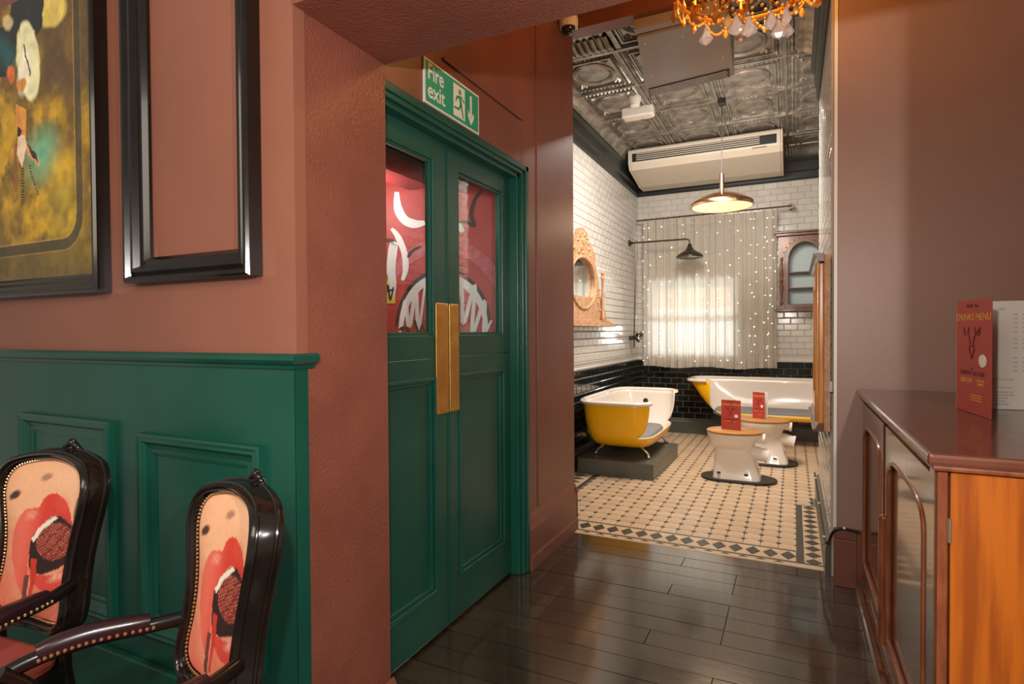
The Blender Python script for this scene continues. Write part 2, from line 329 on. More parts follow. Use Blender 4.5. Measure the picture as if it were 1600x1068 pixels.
def moulding_frame(name, x0, x1, z0, z1, y, w, d, m, parent, prof=None, sides='LRTB', world=True):
    """mitred picture or panel moulding lying on a wall that faces -y"""
    prof = prof or [(0, 0), (.0, .6), (.12, 1), (.3, 1), (.42, .72), (.62, .62), (.8, .3), (1, .22), (1, 0)]
    out = []
    for sd in sides:
        a, c = {'L': ((x0, z0), (x0, z1)), 'R': ((x1, z1), (x1, z0)), 'T': ((x0, z1), (x1, z1)), 'B': ((x1, z0), (x0, z0))}[sd]
        bb = MB(); vs = []
        for (px_, pz_) in (a, c):
            for (t, h) in prof:
                ix = px_+(t*w if px_ == x0 else -t*w); iz = pz_+(t*w if pz_ == z0 else -t*w); vs.append((ix, y-h*d, iz))
        k = len(prof); bb.add(vs, [(i, (i+1) % k, k+(i+1) % k, k+i) for i in range(k)]+[tuple(range(k)), tuple(range(k, 2*k))])
        out.append(bb.build(name, m, parent, world=world))
    return out
moulding_frame('panel_moulding', -2.062, -1.457, .30, 1.007, 1.252, .075, .028, MT['green'], wl, prof=[(0, 0), (0, .8), (.1, 1), (.22, .9), (.34, .95), (.5, .5), (.7, .28), (.85, .3), (1, .15), (1, 0)])
moulding_frame('panel_moulding', -2.85, -2.224, .30, 1.035, 1.252, .075, .028, MT['green'], wl, prof=[(0, 0), (0, .8), (.1, 1), (.22, .9), (.34, .95), (.5, .5), (.7, .28), (.85, .3), (1, .15), (1, 0)])
struct(MB().box(-3.6, XJ+.01, 1.225, 1.252, 0, .2).build('baseboard_left', MT['green'], bevel=.006))
# jamb and lintel of the opening
wj = MB().box(-1.75, XJ, 1.3055, 1.69, 0, 2.32).build('wall_left', MT['plaster']); struct(wj, 'rough brown plastered reveal of the wide opening')
wn = MB(); wn.box(XJ-.001, 1.4, 1.26, 1.305, 2.32, 3.62).box(-1.75, 1.4, 1.3055, 1.69, 2.32, 3.62); struct(wn.build('wall_front', MT['plaster']), 'brown lintel over the opening')
wr0 = MB().box(.495, 1.4, 1.27, 1.69, 0, 2.32).build('wall_right', MT['brown_r']); struct(wr0, 'right hand side of the wide opening')
b = MB().add([(XJ, 1.30, 0), (XJ+.012, 1.30, 0), (XJ+.012, 1.30, .06), (XJ, 1.30, .078), (XJ, 1.70, 0), (XJ+.028, 1.70, 0), (XJ+.028, 1.70, .05), (XJ+.006, 1.70, .085)], [(0, 1, 2, 3), (4, 5, 6, 7), (0, 1, 5, 4), (1, 2, 6, 5), (2, 3, 7, 6), (3, 0, 4, 7)])
struct(b.build('baseboard_left', MT['plaster']))
# ================================================================== DOOR WALL with double doors
wd = MB().box(-1.75, XD, 1.69, 3.73, 2.27, 3.62).box(-1.55, XD, 2.95, 3.73, 0, 2.27).box(-1.55, XD-.02, 1.40, 1.52, 0, 2.27).build('wall_left', MT['brown_d']); struct(wd, 'brown wall around the green double doors')
# architrave steps, head lining
fr = MB()
for (x0, x1, ya, yb, zt) in ((-1.44, -1.335, 2.925, 2.962, 2.275), (-1.44, -1.345, 2.90, 2.93, 2.245)):
    fr.box(x0, x1, ya, yb, 0, zt)
fr.box(-1.44, -1.365, 2.875, 2.905, 0, 2.225).box(-1.44, -1.335, 1.50, 2.962, 2.242, 2.275).box(-1.44, -1.345, 1.50, 2.93, 2.222, 2.245).box(-1.44, -1.365, 1.5, 2.905, 2.2, 2.225)
struct(fr.build('trim_1', MT['green'], bevel=.004), 'green stepped frame of the double doors')
MB().box(-1.345, -1.338, 2.10, 2.90, 2.515, 2.527).build('picture_bead', MT['brown_d'], wd, bevel=.002)
MB().box(-1.345, -1.346+.003, 2.912, 2.916, 2.28, 2.46).build('panel_joint', MT['brown'], wd)
MB().box(-1.352, -1.345, 3.098, 3.12, .33, 3.3).build('corner_bead', MT['brown_d'], wd, bevel=.003)
sk = MB(); sp = [(0, 0), (.026, 0), (.026, .07), (.021, .085), (.021, .23), (.016, .25), (.012, .29), (.0, .315)]
sk.add([(XD+p[0], y, p[1]) for y in (2.955, 3.735) for p in sp], [(i, (i+1) % 8, 8+(i+1) % 8, 8+i) for i in range(8)]+[tuple(range(8)), tuple(range(8, 16))])
sk.box(XD-.07, XD+.021, 3.72, 3.735, 0, .29)
struct(sk.build('baseboard_left', MT['brown_d']))
def door(name, ya, yb, ga, gb, left, label):
    d = MB(); x0, x1 = -1.46, -1.415; zt = 2.205
    n1 = rect(ya, yb, .012, zt); 
    d.holed(rect(ya, yb, 1.24, zt), rect(ga, gb, 1.34, 2.105), 'x', x0, x1)
    d.holed(rect(ya, yb, .012, 1.24), rect(ga, gb, .215, 1.145), 'x', x0, x1)
    o = struct(d.build(name, MT['green_d'], bevel=.004), label)
    MB().box(-1.445, -1.44, ga-.005, gb+.005, 1.335, 2.11).build('glass_pane', MT['pane'], o)
    MB().box(-1.447, -1.432, ga-.005, gb+.005, .21, 1.15).build('door_panel', MT['green_d'], o)
    def ringm(a0, a1, c0, c1, nm):
        m = MB()
        for k, (w, h) in enumerate(((.0, .008), (.012, .014), (.024, .004))):
            pass
        m.holed(rect(a0-.012, a1+.012, c0-.012, c1+.012), rect(a0+.004, a1-.004, c0+.004, c1-.004), 'x', x1-.002, x1+.007)
        m.holed(rect(a0, a1, c0, c1), rect(a0+.02, a1-.02, c0+.02, c1-.02), 'x', x1-.03, x1-.006)
        m.build(nm, MT['green_d'], o, bevel=.003)
    ringm(ga, gb, .215, 1.145, 'panel_moulding')
    m = MB().holed(rect(ga-.001, gb+.001, 1.339, 2.106), rect(ga+.014, gb-.014, 1.354, 2.092), 'x', x1-.024, x1-.008); m.build('glazing_bead', MT['green'], o, bevel=.002)
    pa, pb = (2.128, 2.226) if left else (2.238, 2.318)
    pl = MB().box(-1.4155, -1.405, pa, pb, .988, 1.484).build('push_plate', MT['brass'], o, bevel=.006); pl['label'] = 'brass push plate'
    sc = MB()
    for z in (1.0, 1.30, 1.472):
        for y in (pa+.012, pb-.012): sc.ball((-1.404, y, z), .004, 8)
    sc.build('screw', MT['brass'], pl, smooth=True)
    MB().box(-1.418, -1.411, (yb-.006 if left else ya+.001), (yb-.001 if left else ya+.006), .02, 2.2).build('meeting_bead', MT['green'], o)
    return o
door('door_1', 1.505, 2.2315, 1.62, 2.122, True, 'left green glazed door leaf beside the pillar')
door('door_2', 2.2345, 2.93, 2.338, 2.787, False, 'right green glazed door leaf nearest the bathroom')
# ---- fire exit sign
ya, yb, za, zb = 1.955, 2.405, 2.285, 2.468
fs = MB().box(XD+.001, XD+.009, ya, yb, za, zb).build('fire_exit_sign', MT['swhite']); tag(fs, 'green and white fire exit sign above the double doors', 'sign')
MB().box(XD+.009, XD+.0096, ya+.008, yb-.008, za+.008, zb-.008).build('green_field', MT['sgreen'], fs)
text('Fire', 'lettering', .092, (XD+.0105, ya+.022, za+.105), (0, 1, 0), (0, 0, 1), MT['swhite'], fs, .85, bold=.010)
text('exit', 'lettering', .092, (XD+.0105, ya+.022, za+.030), (0, 1, 0), (0, 0, 1), MT['swhite'], fs, .92, bold=.010)
X1 = XD+.0097
def flat(polys, m, nm, par, x): 
    q = MB()
    for p in polys: q.prism(p, 'x', x, x+.0008)
    return q.build(nm, m, par)
o_ = (ya, za)
T = lambda P: [(ya+p[0], za+p[1]) for p in P]
flat([T([(.222, .022), (.318, .022), (.318, .162), (.222, .162)])], MT['swhite'], 'doorway_symbol', fs, X1)
man = [[(.262, .118), (.282, .122), (.292, .088), (.276, .078)], [(.262, .118), (.244, .112), (.236, .088), (.243, .086), (.25, .102), (.266, .106)],
       [(.284, .118), (.300, .104), (.312, .098), (.314, .104), (.303, .112), (.288, .124)], [(.276, .084), (.290, .086), (.298, .058), (.306, .028), (.298, .028), (.288, .054)],
       [(.276, .084), (.286, .08), (.268, .054), (.225, .052), (.225, .062), (.262, .064)], [(.274+.011*math.cos(a*PI/4), .136+.012*math.sin(a*PI/4)) for a in range(8)]]
flat([T(p) for p in man], MT['sgreen'], 'running_figure', fs, X1+.0009)
flat([T([(.365, .155), (.381, .155), (.381, .06), (.365, .06)]), T([(.373, .022), (.398, .055), (.398, .082), (.373, .052), (.348, .082), (.348, .055)])], MT['swhite'], 'down_arrow', fs, X1)
# ---- graffiti corridor behind doors
GD = 3.3
def G(x, y): 
    d = ray(x, y); t = GD/(FV.x*d.x+FV.y*d.y); return Vector((d.x*t, d.y*t, H+d.z*t))
GR = Vector((RV.x, RV.y, 0)).normalized(); GN = Vector((-GR.y, GR.x, 0))*-1
p0 = G(560, 534); p1 = G(779, 534)
b = MB(); A = Vector((p0.x, p0.y, 0)); B_ = Vector((p1.x, p1.y, 0)); back = GN*-.05
b.hexa([A, B_, B_+back, A+back], [v+Vector((0, 0, 2.24)) for v in (A, B_, B_+back, A+back)])
gw = struct(b.build('wall_back', MT['red']), 'red graffiti covered wall behind the glazed doors')
def stroke(pts, w, m, nm='graffiti_stroke', lift=.002, w2=None):
    P = [G(*p)+GN*lift for p in catmull(pts, 8)]; q = MB(); vs = []; k = len(P)
    for i, p in enumerate(P):
        t = (P[min(i+1, k-1)]-P[max(i-1, 0)]).normalized(); s_ = GN.cross(t).normalized(); ww = w*(1 if w2 is None else (1+(w2/w-1)*i/k))*(.35+.65*min(1, 3*i/k+.2, 3*(k-1-i)/k+.2))
        vs += [p+s_*ww/2, p-s_*ww/2, p-s_*ww/2+GN*.0006, p+s_*ww/2+GN*.0006]
    fs_ = []
    for i in range(k-1):
        for j in range(4): fs_.append((4*i+j, 4*i+(j+1) % 4, 4*i+4+(j+1) % 4, 4*i+4+j))
    q.add(vs, fs_+[(0, 1, 2, 3), (4*k-4, 4*k-3, 4*k-2, 4*k-1)]); return q.build(nm, m, gw)
cxr, cyr, rr = 693, 518, 76
arc = lambda a0, a1, r, n=10, sy=1.28: [(cxr+r*math.cos(math.radians(a0+(a1-a0)*i/n)), cyr-r*sy*math.sin(math.radians(a0+(a1-a0)*i/n))) for i in range(n+1)]
stroke(arc(5, 175, 74), .03, MT['kpaint']); stroke(arc(3, 177, 67), .045, MT['wpaint'], lift=.003)
stroke(arc(10, 150, 104, sy=1.3), .075, MT['ppaint'], lift=.0012)
for pts, w in (([(625, 520), (633, 470), (640, 510), (650, 455), (654, 515), (665, 440)], .022), ([(712, 500), (722, 440), (724, 505), (742, 445), (738, 520), (757, 470), (756, 520), (768, 500)], .022),
               ([(620, 300), (622, 325), (632, 343), (648, 350), (664, 348)], .05), ([(612, 357), (622, 370), (632, 395), (634, 420), (629, 438)], .035), ([(714, 345), (720, 357), (724, 362)], .03), ([(708, 286), (718, 290), (732, 285)], .04),
               ([(606, 430), (611, 400), (616, 380), (612, 420), (614, 450), (610, 470)], .045)): stroke(pts, w, MT['wpaint'], lift=.0035)
stroke([(752, 297), (742, 312), (736, 335), (741, 352), (728, 347), (716, 347)], .022, MT['kpaint'], lift=.004)
stroke([(637, 402), (644, 392), (658, 384)], .016, MT['kpaint'], lift=.004); stroke([(597, 374), (616, 376)], .018, MT['kpaint'], lift=.004)
stroke([(650, 512), (648, 500), (655, 520), (660, 508), (664, 520)], .012, MT['kpaint'], lift=.0045); stroke([(624, 515), (632, 512), (640, 518)], .02, MT['kpaint'], lift=.0045)
stroke([(727, 370), (716, 382), (729, 397), (716, 413), (714, 425), (721, 431), (728, 432)], .014, MT['rpaint'], lift=.0045)
q = MB(); c4 = [G(598, 438), G(618, 438), G(618, 474), G(598, 474)]
q.hexa([p+GN*.001 for p in c4], [p+GN*.004 for p in c4]); q.build('sticker', MT['ypaint'], gw)
stroke([(601, 466), (606, 446), (610, 468), (615, 448)], .012, MT['kpaint'], lift=.006); stroke([(603, 455), (616, 452)], .01, MT['kpaint'], lift=.006)
# red beam and dark soffit behind the doors
b = MB().box(-2.6, -1.75, 1.35, 3.4, 2.24, 2.30); struct(b.build('ceiling', MT['gap']), 'dark soffit above the corridor behind the doors')
c1 = [G(560, 238), G(700, 300), G(700, 318), G(560, 262)]
b = MB(); bx = [at_x(590, 237, -1.75), at_x(672, 292, -1.75)]
b.box(-1.90, -1.75, 1.9, 2.62, 2.135, 2.215); struct(b.build('trim_2', MT['red']), 'red boxed beam behind the door glass')
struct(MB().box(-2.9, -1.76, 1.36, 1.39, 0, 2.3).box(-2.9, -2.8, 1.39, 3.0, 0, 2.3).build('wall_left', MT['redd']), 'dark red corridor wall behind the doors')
struct(MB().box(-2.9, -1.46, 1.39, 3.4, -.03, -.002).build('floor', MT['gap']), 'dark corridor floor behind the doors')
# ================================================================== BATHROOM OPENING, RIGHT WALL
wh = MB().box(-1.93, XR+.11, 3.60, 3.72, 3.325, 3.62).build('wall_front', MT['brown_d']); struct(wh, 'brown wall above the bathroom opening')
struct(MB().box(-1.99, XD-.2, 3.66, 3.78, 0, 3.62).build('wall_front', MT['brown_d']))
wr = MB().box(XR+.012, 1.4, 3.485, 3.60, 0, 3.62).build('wall_right', MT['brown_r']); struct(wr, 'dull brown wall behind the sideboard')
MB().box(XR+.002, XR+.016, 3.478, 3.492, .3, 3.3).build('corner_edge_strip', MT['white'], wr)
MB().box(XR+.003, XR+.11, 3.468, 3.487, 0, .25).build('skirting_block', MT['brown_d'], wr, bevel=.003)
MB().box(XR+.003, XR+.11, 3.474, 3.487, .25, .31).build('skirting_cap', MT['brown_d'], wr, bevel=.004)
struct(MB().box(XR+.11, 1.4, 3.468, 3.487, 0, .31).build('baseboard_right', MT['brown_d'], bevel=.003))
struct(MB().box(1.4, 1.5, 1.3, 3.7, 0, 3.62).build('wall_right', MT['brown_r']))
struct(MB().box(-3.6, 1.5, 1.69, 3.72, 3.61, 3.66).build('ceiling', MT['brown_r']), 'hall ceiling beyond the lintel')
# tiled bathroom walls
bl = struct(MB().box(XL-.1, XL, 3.72, YB+.1, 0, 3.62).build('wall_left', MT['grout']), 'white and black metro tiled left bathroom wall')
WX0, WX1, WZ0, WZ1 = -1.72, -.69, 1.02, 1.97
bb_ = MB().box(XL-.1, WX0, YB, YB+.1, 0, 3.62).box(WX1, 1.25, YB, YB+.1, 0, 3.62).box(WX0, WX1, YB, YB+.1, 0, WZ0).box(WX0, WX1, YB, YB+.1, WZ1, 3.62)
bb = struct(bb_.build('wall_back', MT['grout']), 'white and black metro tiled back bathroom wall')
br = struct(MB().box(XR, XR+.11, 3.60, 5.25, 0, 3.62).build('wall_right', MT['grout']), 'tiled partition at the right of the bathroom')
struct(MB().box(XR+.11, 1.25, 5.15, 5.25, 0, 3.62).build('wall_front', MT['grout'])); struct(MB().box(1.2, 1.3, 5.25, YB, 0, 3.62).build('wall_right', MT['grout']))
TW, TH = .152, .0765
def metro(L, h, axis):
    b = MB(); l, w = L/2-.0015, h/2-.0015; e = .008
    P = [(-l, -w), (l, -w), (l, w), (-l, w)]; Q = [(-l+e, -w+e), (l-e, -w+e), (l-e, w-e), (-l+e, w-e)]
    f = {'y': lambda p, d: (p[0], -d, p[1]), 'x': lambda p, d: (d, p[0], p[1]), '-x': lambda p, d: (-d, p[0], p[1])}[axis]
    b.add([f(p, 0) for p in P]+[f(p, .003) for p in P]+[f(p, .008) for p in Q], [(i, (i+1) % 4, 4+(i+1) % 4, 4+i) for i in range(4)]+[(4+i, 4+(i+1) % 4, 8+(i+1) % 4, 8+i) for i in range(4)]+[(8, 9, 10, 11)]); return b
def tile_wall(parent, axis, plane, a0, a1, z0, z1, m, key, skip=None, limit=300):
    full, half = [], []; r = 0; z = z0
    while z+TH <= z1+.01:
        a = a0-(TW/2 if r % 2 else 0)
        while a < a1-.02:
            lo, hi = max(a, a0), min(a+TW, a1); L = hi-lo; c = ((lo+hi)/2); pz = z+TH/2
            if L > .03 and not (skip and skip(c, pz)):
                p = (c, plane, pz) if axis == 'y' else (plane, c, pz)
                (full if L > TW*.8 else half).append((p, L))
            a += TW
        z += TH; r += 1
    Lh = TW/2
    scatter('metro_tile', metro(TW, TH, axis), MT[m], [p for p, L in full], parent, limit, key)
    scatter('half_metro_tile', metro(Lh, TH, axis), MT[m], [(p[0]+(0), p[1], p[2]) for p, L in half], parent, 60, key)
inw = lambda c, z: WX0 < c < WX1 and WZ0 < z < WZ1
vis_back = lambda p: (abs(p[0]+.05)*.6 if (p[0] > -.22 or p[2] > 2.6) else 10)+(50 if p[0] > .3 else 0)
tile_wall(bb, 'y', YB, XL, 1.2, 1.05, 3.19, 'wtile', vis_back, inw)
tile_wall(bb, 'y', YB, XL, 1.2, .195, .955, 'btile', lambda p: 0 if p[0] < .3 else 9)
vis_left = lambda p: (0 if p[1] > 5.2 else 100)+abs(p[1]-5.3)
tile_wall(bl, 'x', XL, 3.78, YB-.01, 1.05, 3.19, 'wtile', vis_left)
tile_wall(bl, 'x', XL, 3.78, YB-.01, .195, .955, 'btile', vis_left)
tile_wall(br, '-x', XR, 3.61, 5.25, .20, 3.19, 'wtile', lambda p: p[1])
def rail(nm, m, prof_, parts):
    for (ax, par, a0, a1, pl) in parts:
        b = MB(); n = len(prof_)
        f = (lambda a, q: (a, pl-q[0], q[1])) if ax == 'y' else ((lambda a, q: (pl+q[0], a, q[1])) if ax == 'x' else (lambda a, q: (pl-q[0], a, q[1])))
        b.add([f(a, q) for a in (a0, a1) for q in prof_], [(i, (i+1) % n, n+(i+1) % n, n+i) for i in range(n)]+[tuple(range(n)), tuple(range(n, 2*n))]); b.build(nm, MT[m], par)
LB = [('y', bb, XL, 1.2, YB), ('x', bl, 3.75, YB, XL)]
rail('tile_dado_rail', 'wtile', [(0, .96), (.014, .962), (.022, .972), (.022, .985), (.013, .995), (.013, 1.025), (.02, 1.032), (.02, 1.04), (0, 1.047)], LB)
rail('tile_skirting', 'skirt', [(0, 0), (.03, 0), (.03, .15), (.022, .165), (.022, .175), (.01, .192), (0, .192)], LB+[('-x', br, 3.60, 5.26, XR)])
rail('cornice', 'corn', [(0, 3.19), (.02, 3.19), (.03, 3.21), (.03, 3.28), (.045, 3.30), (.045, 3.40), (.07, 3.43), (.07, 3.455), (0, 3.46)], LB+[('-x', br, 3.60, 5.26, XR)])
# ---- tin ceiling
ct = struct(MB().box(XL, 1.25, 3.72, YB, ZC+.012, ZC+.05).build('ceiling', MT['tin']), 'pressed tin bathroom ceiling')
TX, TY = .605, .71
def tin_tile():
    b = MB(); hx, hy = TX/2, TY/2; z = 0
    def holerect(k0, k1, z0, z1):
        b.holed(rect(-hx*k0, hx*k0, -hy*k0, hy*k0), rect(-hx*k1, hx*k1, -hy*k1, hy*k1), 'z', z0, z1)
    b.box(-hx, hx, -hy, hy, 0, .012)
    holerect(1.0, .955, -.020, 0); holerect(.925, .89, -.012, 0); holerect(.75, .70, -.020, 0); holerect(.68, .655, -.010, 0)
    n = 30
    for rr_, zz in ((.56, .021), (.49, .012)):
        b.tube([(hx*rr_*math.cos(2*PI*i/n), hy*rr_*math.sin(2*PI*i/n), -.001) for i in range(n)], zz*.8, 6, True)
    for i in range(14):
        t = -1+2*(i+.5)/14
        for s_ in (-1, 1): b.octa((t*hx*.86, s_*hy*.815, -.003), .017); b.octa((s_*hx*.815, t*hy*.86, -.003), .017)
    for sx in (-1, 1):
        for sy in (-1, 1):
            b.octa((sx*hx*.58, sy*hy*.58, 0), .03)
            for k in range(3): b.octa((sx*hx*(.45+.05*k), sy*hy*(.62-.06*k), 0), .016)
    return b
me = tin_tile().mesh('tin_panel', MT['tin'])
for i in range(5):
    for j in range(6):
        cx = -1.5775+i*TX; cy = 4.88-TY+.0+j*TY
        if cy > 4.0-.3 and cy-TY/2 < YB-.1: link('tin_panel', me, ct, (cx, cy-.0, ZC))
def cove(par, ax, pl, a0, a1, r=.115, zc=ZC-.004, z0=3.46, ribs=.032):
    b = MB(); m = 6; prof_ = [(.012, z0), (.02, z0+.014)]+[(.03+(r-.03)*(1-math.cos(PI/2*i/m)), z0+.02+(zc-.012-z0-.02)*math.sin(PI/2*i/m)) for i in range(m+1)]+[(r+.015, zc-.012), (r+.02, zc)]
    k = max(2, int((a1-a0)/ribs)); n = len(prof_); vs = []; fs_ = []
    for i in range(k*2+1):
        a = a0+(a1-a0)*i/(k*2); o = .006 if i % 2 else 0
        for j, q in enumerate(prof_):
            d = q[0]+(o if 2 <= j < n-2 else 0); zz = q[1]-(o*.8 if 2 <= j < n-2 else 0)
            vs.append({'y': (a, pl-d, zz), 'x': (pl+d, a, zz), '-x': (pl-d, a, zz), '-y': (a, pl+d, zz)}[ax])
    for i in range(k*2):
        for j in range(n-1): fs_.append((i*n+j, i*n+j+1, (i+1)*n+j+1, (i+1)*n+j))
    b.add(vs, fs_).build('fluted_cove', MT['tin'], par)
cove(ct, 'x', XL, 4.53, YB); cove(ct, 'y', YB, -.10, 1.2); cove(ct, '-x', XR, 3.75, 5.22, r=.15)
b = MB().box(XL, 1.2, 4.50, 4.535, ZC-.025, ZC).box(XL, -1.22, 4.20, 4.50, ZC-.02, ZC-.01); 
for k in range(12): b.tube([(-1.86+.052*k, 4.24, ZC-.02), (-1.86+.052*k, 4.36, ZC-.05), (-1.86+.052*k, 4.47, ZC-.02)], .02, 6)
b.build('leaf_band', MT['tin'], ct)
b = MB().box(XR-.15, 1.2, 5.21, 5.25, ZC-.03, ZC); b.build('ceiling_beam', MT['tin'], ct)
# ================================================================== WINDOW and CURTAIN
w = MB().holed(rect(WX0, WX1, WZ0, WZ1), rect(WX0+.05, WX1-.05, WZ0+.06, WZ1-.05), 'y', YB+.03, YB+.08).box(WX0+.04, WX1-.04, YB+.035, YB+.075, 1.46, 1.50)
wi = struct(w.build('window_1', MT['white'], bevel=.003), 'bathroom window behind the sheer curtain')
for x in (-1.40, -1.03): MB().box(x-.012, x+.012, YB+.04, YB+.07, WZ0+.05, WZ1-.04).build('glazing_bar', MT['white'], wi)
MB().box(WX0+.045, WX1-.045, YB+.052, YB+.056, WZ0+.05, WZ1-.04).build('window_glass', MT['pane'], wi)
cx0, cx1, cz0, cz1 = -1.80, -.18, .885, 2.815; nx, nz = 240, 14; YC = 7.72
vs = []; ph = [random.uniform(0, 6) for _ in range(6)]
for j in range(nz+1):
    t = j/nz; z = cz0+(cz1-cz0)*t
    for i in range(nx+1):
        s_ = i/nx; amp = .030*(1-.5*t)
        y = YC+amp*(math.sin(s_*95+ph[0]+1.5*math.sin(s_*9+ph[1]))+.45*math.sin(s_*190+ph[2]+t*.8)+.5*math.sin(s_*41+ph[3]))
        dz = .012*math.sin(s_*14+1) if j == 0 else 0
        vs.append((cx0+(cx1-cx0)*s_, y, z+dz))
fs_ = [(j*(nx+1)+i, j*(nx+1)+i+1, (j+1)*(nx+1)+i+1, (j+1)*(nx+1)+i) for j in range(nz) for i in range(nx)]
cu = MB().add(vs, fs_).build('curtain', MT['curtain'], smooth=False); cu.data.polygons.foreach_set('use_smooth', [True]*len(cu.data.polygons))
tag(cu, 'sheer white pleated curtain hanging over the bathroom window', 'curtain')
b = MB(); vv = [v for v in vs[-(nx+1):]]; b.add([(v[0], v[1]-.004, v[2]-.10+.003*math.sin(i)) for i, v in enumerate(vv)]+[(v[0], v[1]-.006, v[2]) for v in vv], [(i, i+1, nx+2+i, nx+1+i) for i in range(nx)])
b.build('heading_tape', MT['curtain'], cu)
b = MB(); lo_ = vs[:nx+1]; b.add([(v[0], v[1]-.003, v[2]) for v in lo_]+[(v[0], v[1]-.003, v[2]+.07) for v in lo_], [(i, i+1, nx+2+i, nx+1+i) for i in range(nx)]); b.build('hem', MT['curtain'], cu)
struct(MB().box(-3.5, 1.5, 9.3, 9.4, -.2, 1.72).build('wall_back', MT['white']), 'pale wall added outside the bathroom window as a bright backdrop')  # added so something bright shows through window and curtain
struct(MB().box(-3.5, 1.5, 9.45, 9.55, -.2, 4.0).build('wall_back', MT['court']), 'ochre wall added behind the pale one as a warm backdrop')  # added for the warm upper part of the window view
t = empty('curtain_rail', (-1.0, YC, 2.84), 'thin dark metal curtain rail along the tiled back wall', 'curtain rail')
MB().tube([(-1.90, YC, 2.835), (-.02, YC, 2.85)], .009, 8).build('rail', MT['pewter'], t, smooth=True)
MB().lathe([(.035, 0), (.035, .012), (.012, .02), (.012, .17), (.03, .178)], (-.03, YC, 2.85), 14, 'y').build('wall_bracket', MT['pewter'], t, smooth=True)
b = MB()
for k in range(22): x = cx0+.03+k*.073; b.tube([(x+.0*a, YC+.016*math.cos(a), 2.84+.016*math.sin(a)) for a in [2*PI*i/10 for i in range(10)]], .0022, 5, True)
o = b.build('curtain_ring', MT['pewter'], t); o['kind'] = 'stuff'
# fairy lights
t = empty('string_lights', (-1.0, YC-.05, 2.8), 'string of tiny white lights draped down the sheer curtain', 'string lights')
bulb = MB().ball((0, 0, 0), .0038, 6).mesh('bulb', MT['led']); b = MB()
strands = [-1.78, -1.72, -1.56, -1.44, -1.27, -1.12, -.98, -.84, -.73, -.60, -.47, -.42, -.30, -.27, -.22]
for x in strands:
    z = 2.72; P = []; 
    while z > .95:
        xx = x+random.uniform(-.022, .022); P.append((xx, YC-.052+random.uniform(-.006, .006), z))
        if random.random() < (.85 if x > -.9 or x < -1.7 else .5): link('bulb', bulb, t, (xx+1.0, P[-1][1]-(YC-.05), z-2.8)).scale = (.8,)*3 if random.random() < .65 else (1.25,)*3
        z -= random.uniform(.1, .22)
    b.tube(P, .0008, 3)
b.tube([(x, YC-.052, 2.735-.02*math.sin(i*1.4)) for i, x in enumerate(strands)], .0012, 4)
b.build('wire', MT['wire'], t)
# ================================================================== SHOWER
t = empty('shower', (-1.85, 7.43, 1.28), 'traditional overhead shower with dark rose and riser pipe in the corner', 'shower')
b = MB().tube([(XL+.01, 7.43, 2.50), (-1.20, 7.43, 2.50), (-1.165, 7.43, 2.485), (-1.16, 7.43, 2.42)], .011, 10); b.build('arm', MT['pewter'], t, smooth=True)
MB().lathe([(.045, 0), (.045, .012), (.02, .02), (.018, .05)], (XL+.01, 7.43, 2.5), 16, 'x').build('wall_flange', MT['pewter'], t, smooth=True)
MB().tube([(-1.83, 7.43, 2.49), (-1.86, 7.43, 1.28)], .009, 8).build('riser_pipe', MT['pewter'], t, smooth=True)
MB().lathe([(1e-5, 2.262), (.150, 2.262), (.163, 2.268), (.165, 2.285), (.15, 2.30), (.12, 2.325), (.08, 2.345), (.045, 2.37), (.03, 2.40), (.024, 2.43), (.016, 2.44), (1e-5, 2.445)], (-1.16, 7.43, 0), 28).build('rose', MT['pewter'], t, smooth=True)
b = MB().tube([(XL+.01, 7.43, 1.27), (-1.80, 7.43, 1.27)], .03, 10).tube([(-1.84, 7.33, 1.27), (-1.84, 7.56, 1.27)], .028, 10).tube([(-1.84, 7.34, 1.27), (-1.76, 7.28, 1.23)], .016, 8).tube([(-1.86, 7.43, 1.27), (-1.86, 7.43, 1.15)], .01, 8)
b.build('mixer_valve', MT['pewter'], t, smooth=True)
for yy in (7.32, 7.56):
    b = MB()
    for a in range(4): b.tube([(-1.80, yy, 1.30), (-1.80+.0, yy+.055*math.cos(a*PI/2+.5), 1.30+.055*math.sin(a*PI/2+.5))], .008, 6)
    b.tube([(-1.84, yy, 1.30), (-1.77, yy, 1.30)], .014, 8); b.build('cross_handle', MT['pewter'], t, smooth=True)
MB().tube([(-1.80, 7.30, 1.32), (-1.72, 7.28, 1.33), (-1.70, 7.28, 1.31)], .012, 8).build('lever', MT['pewter'], t, smooth=True)
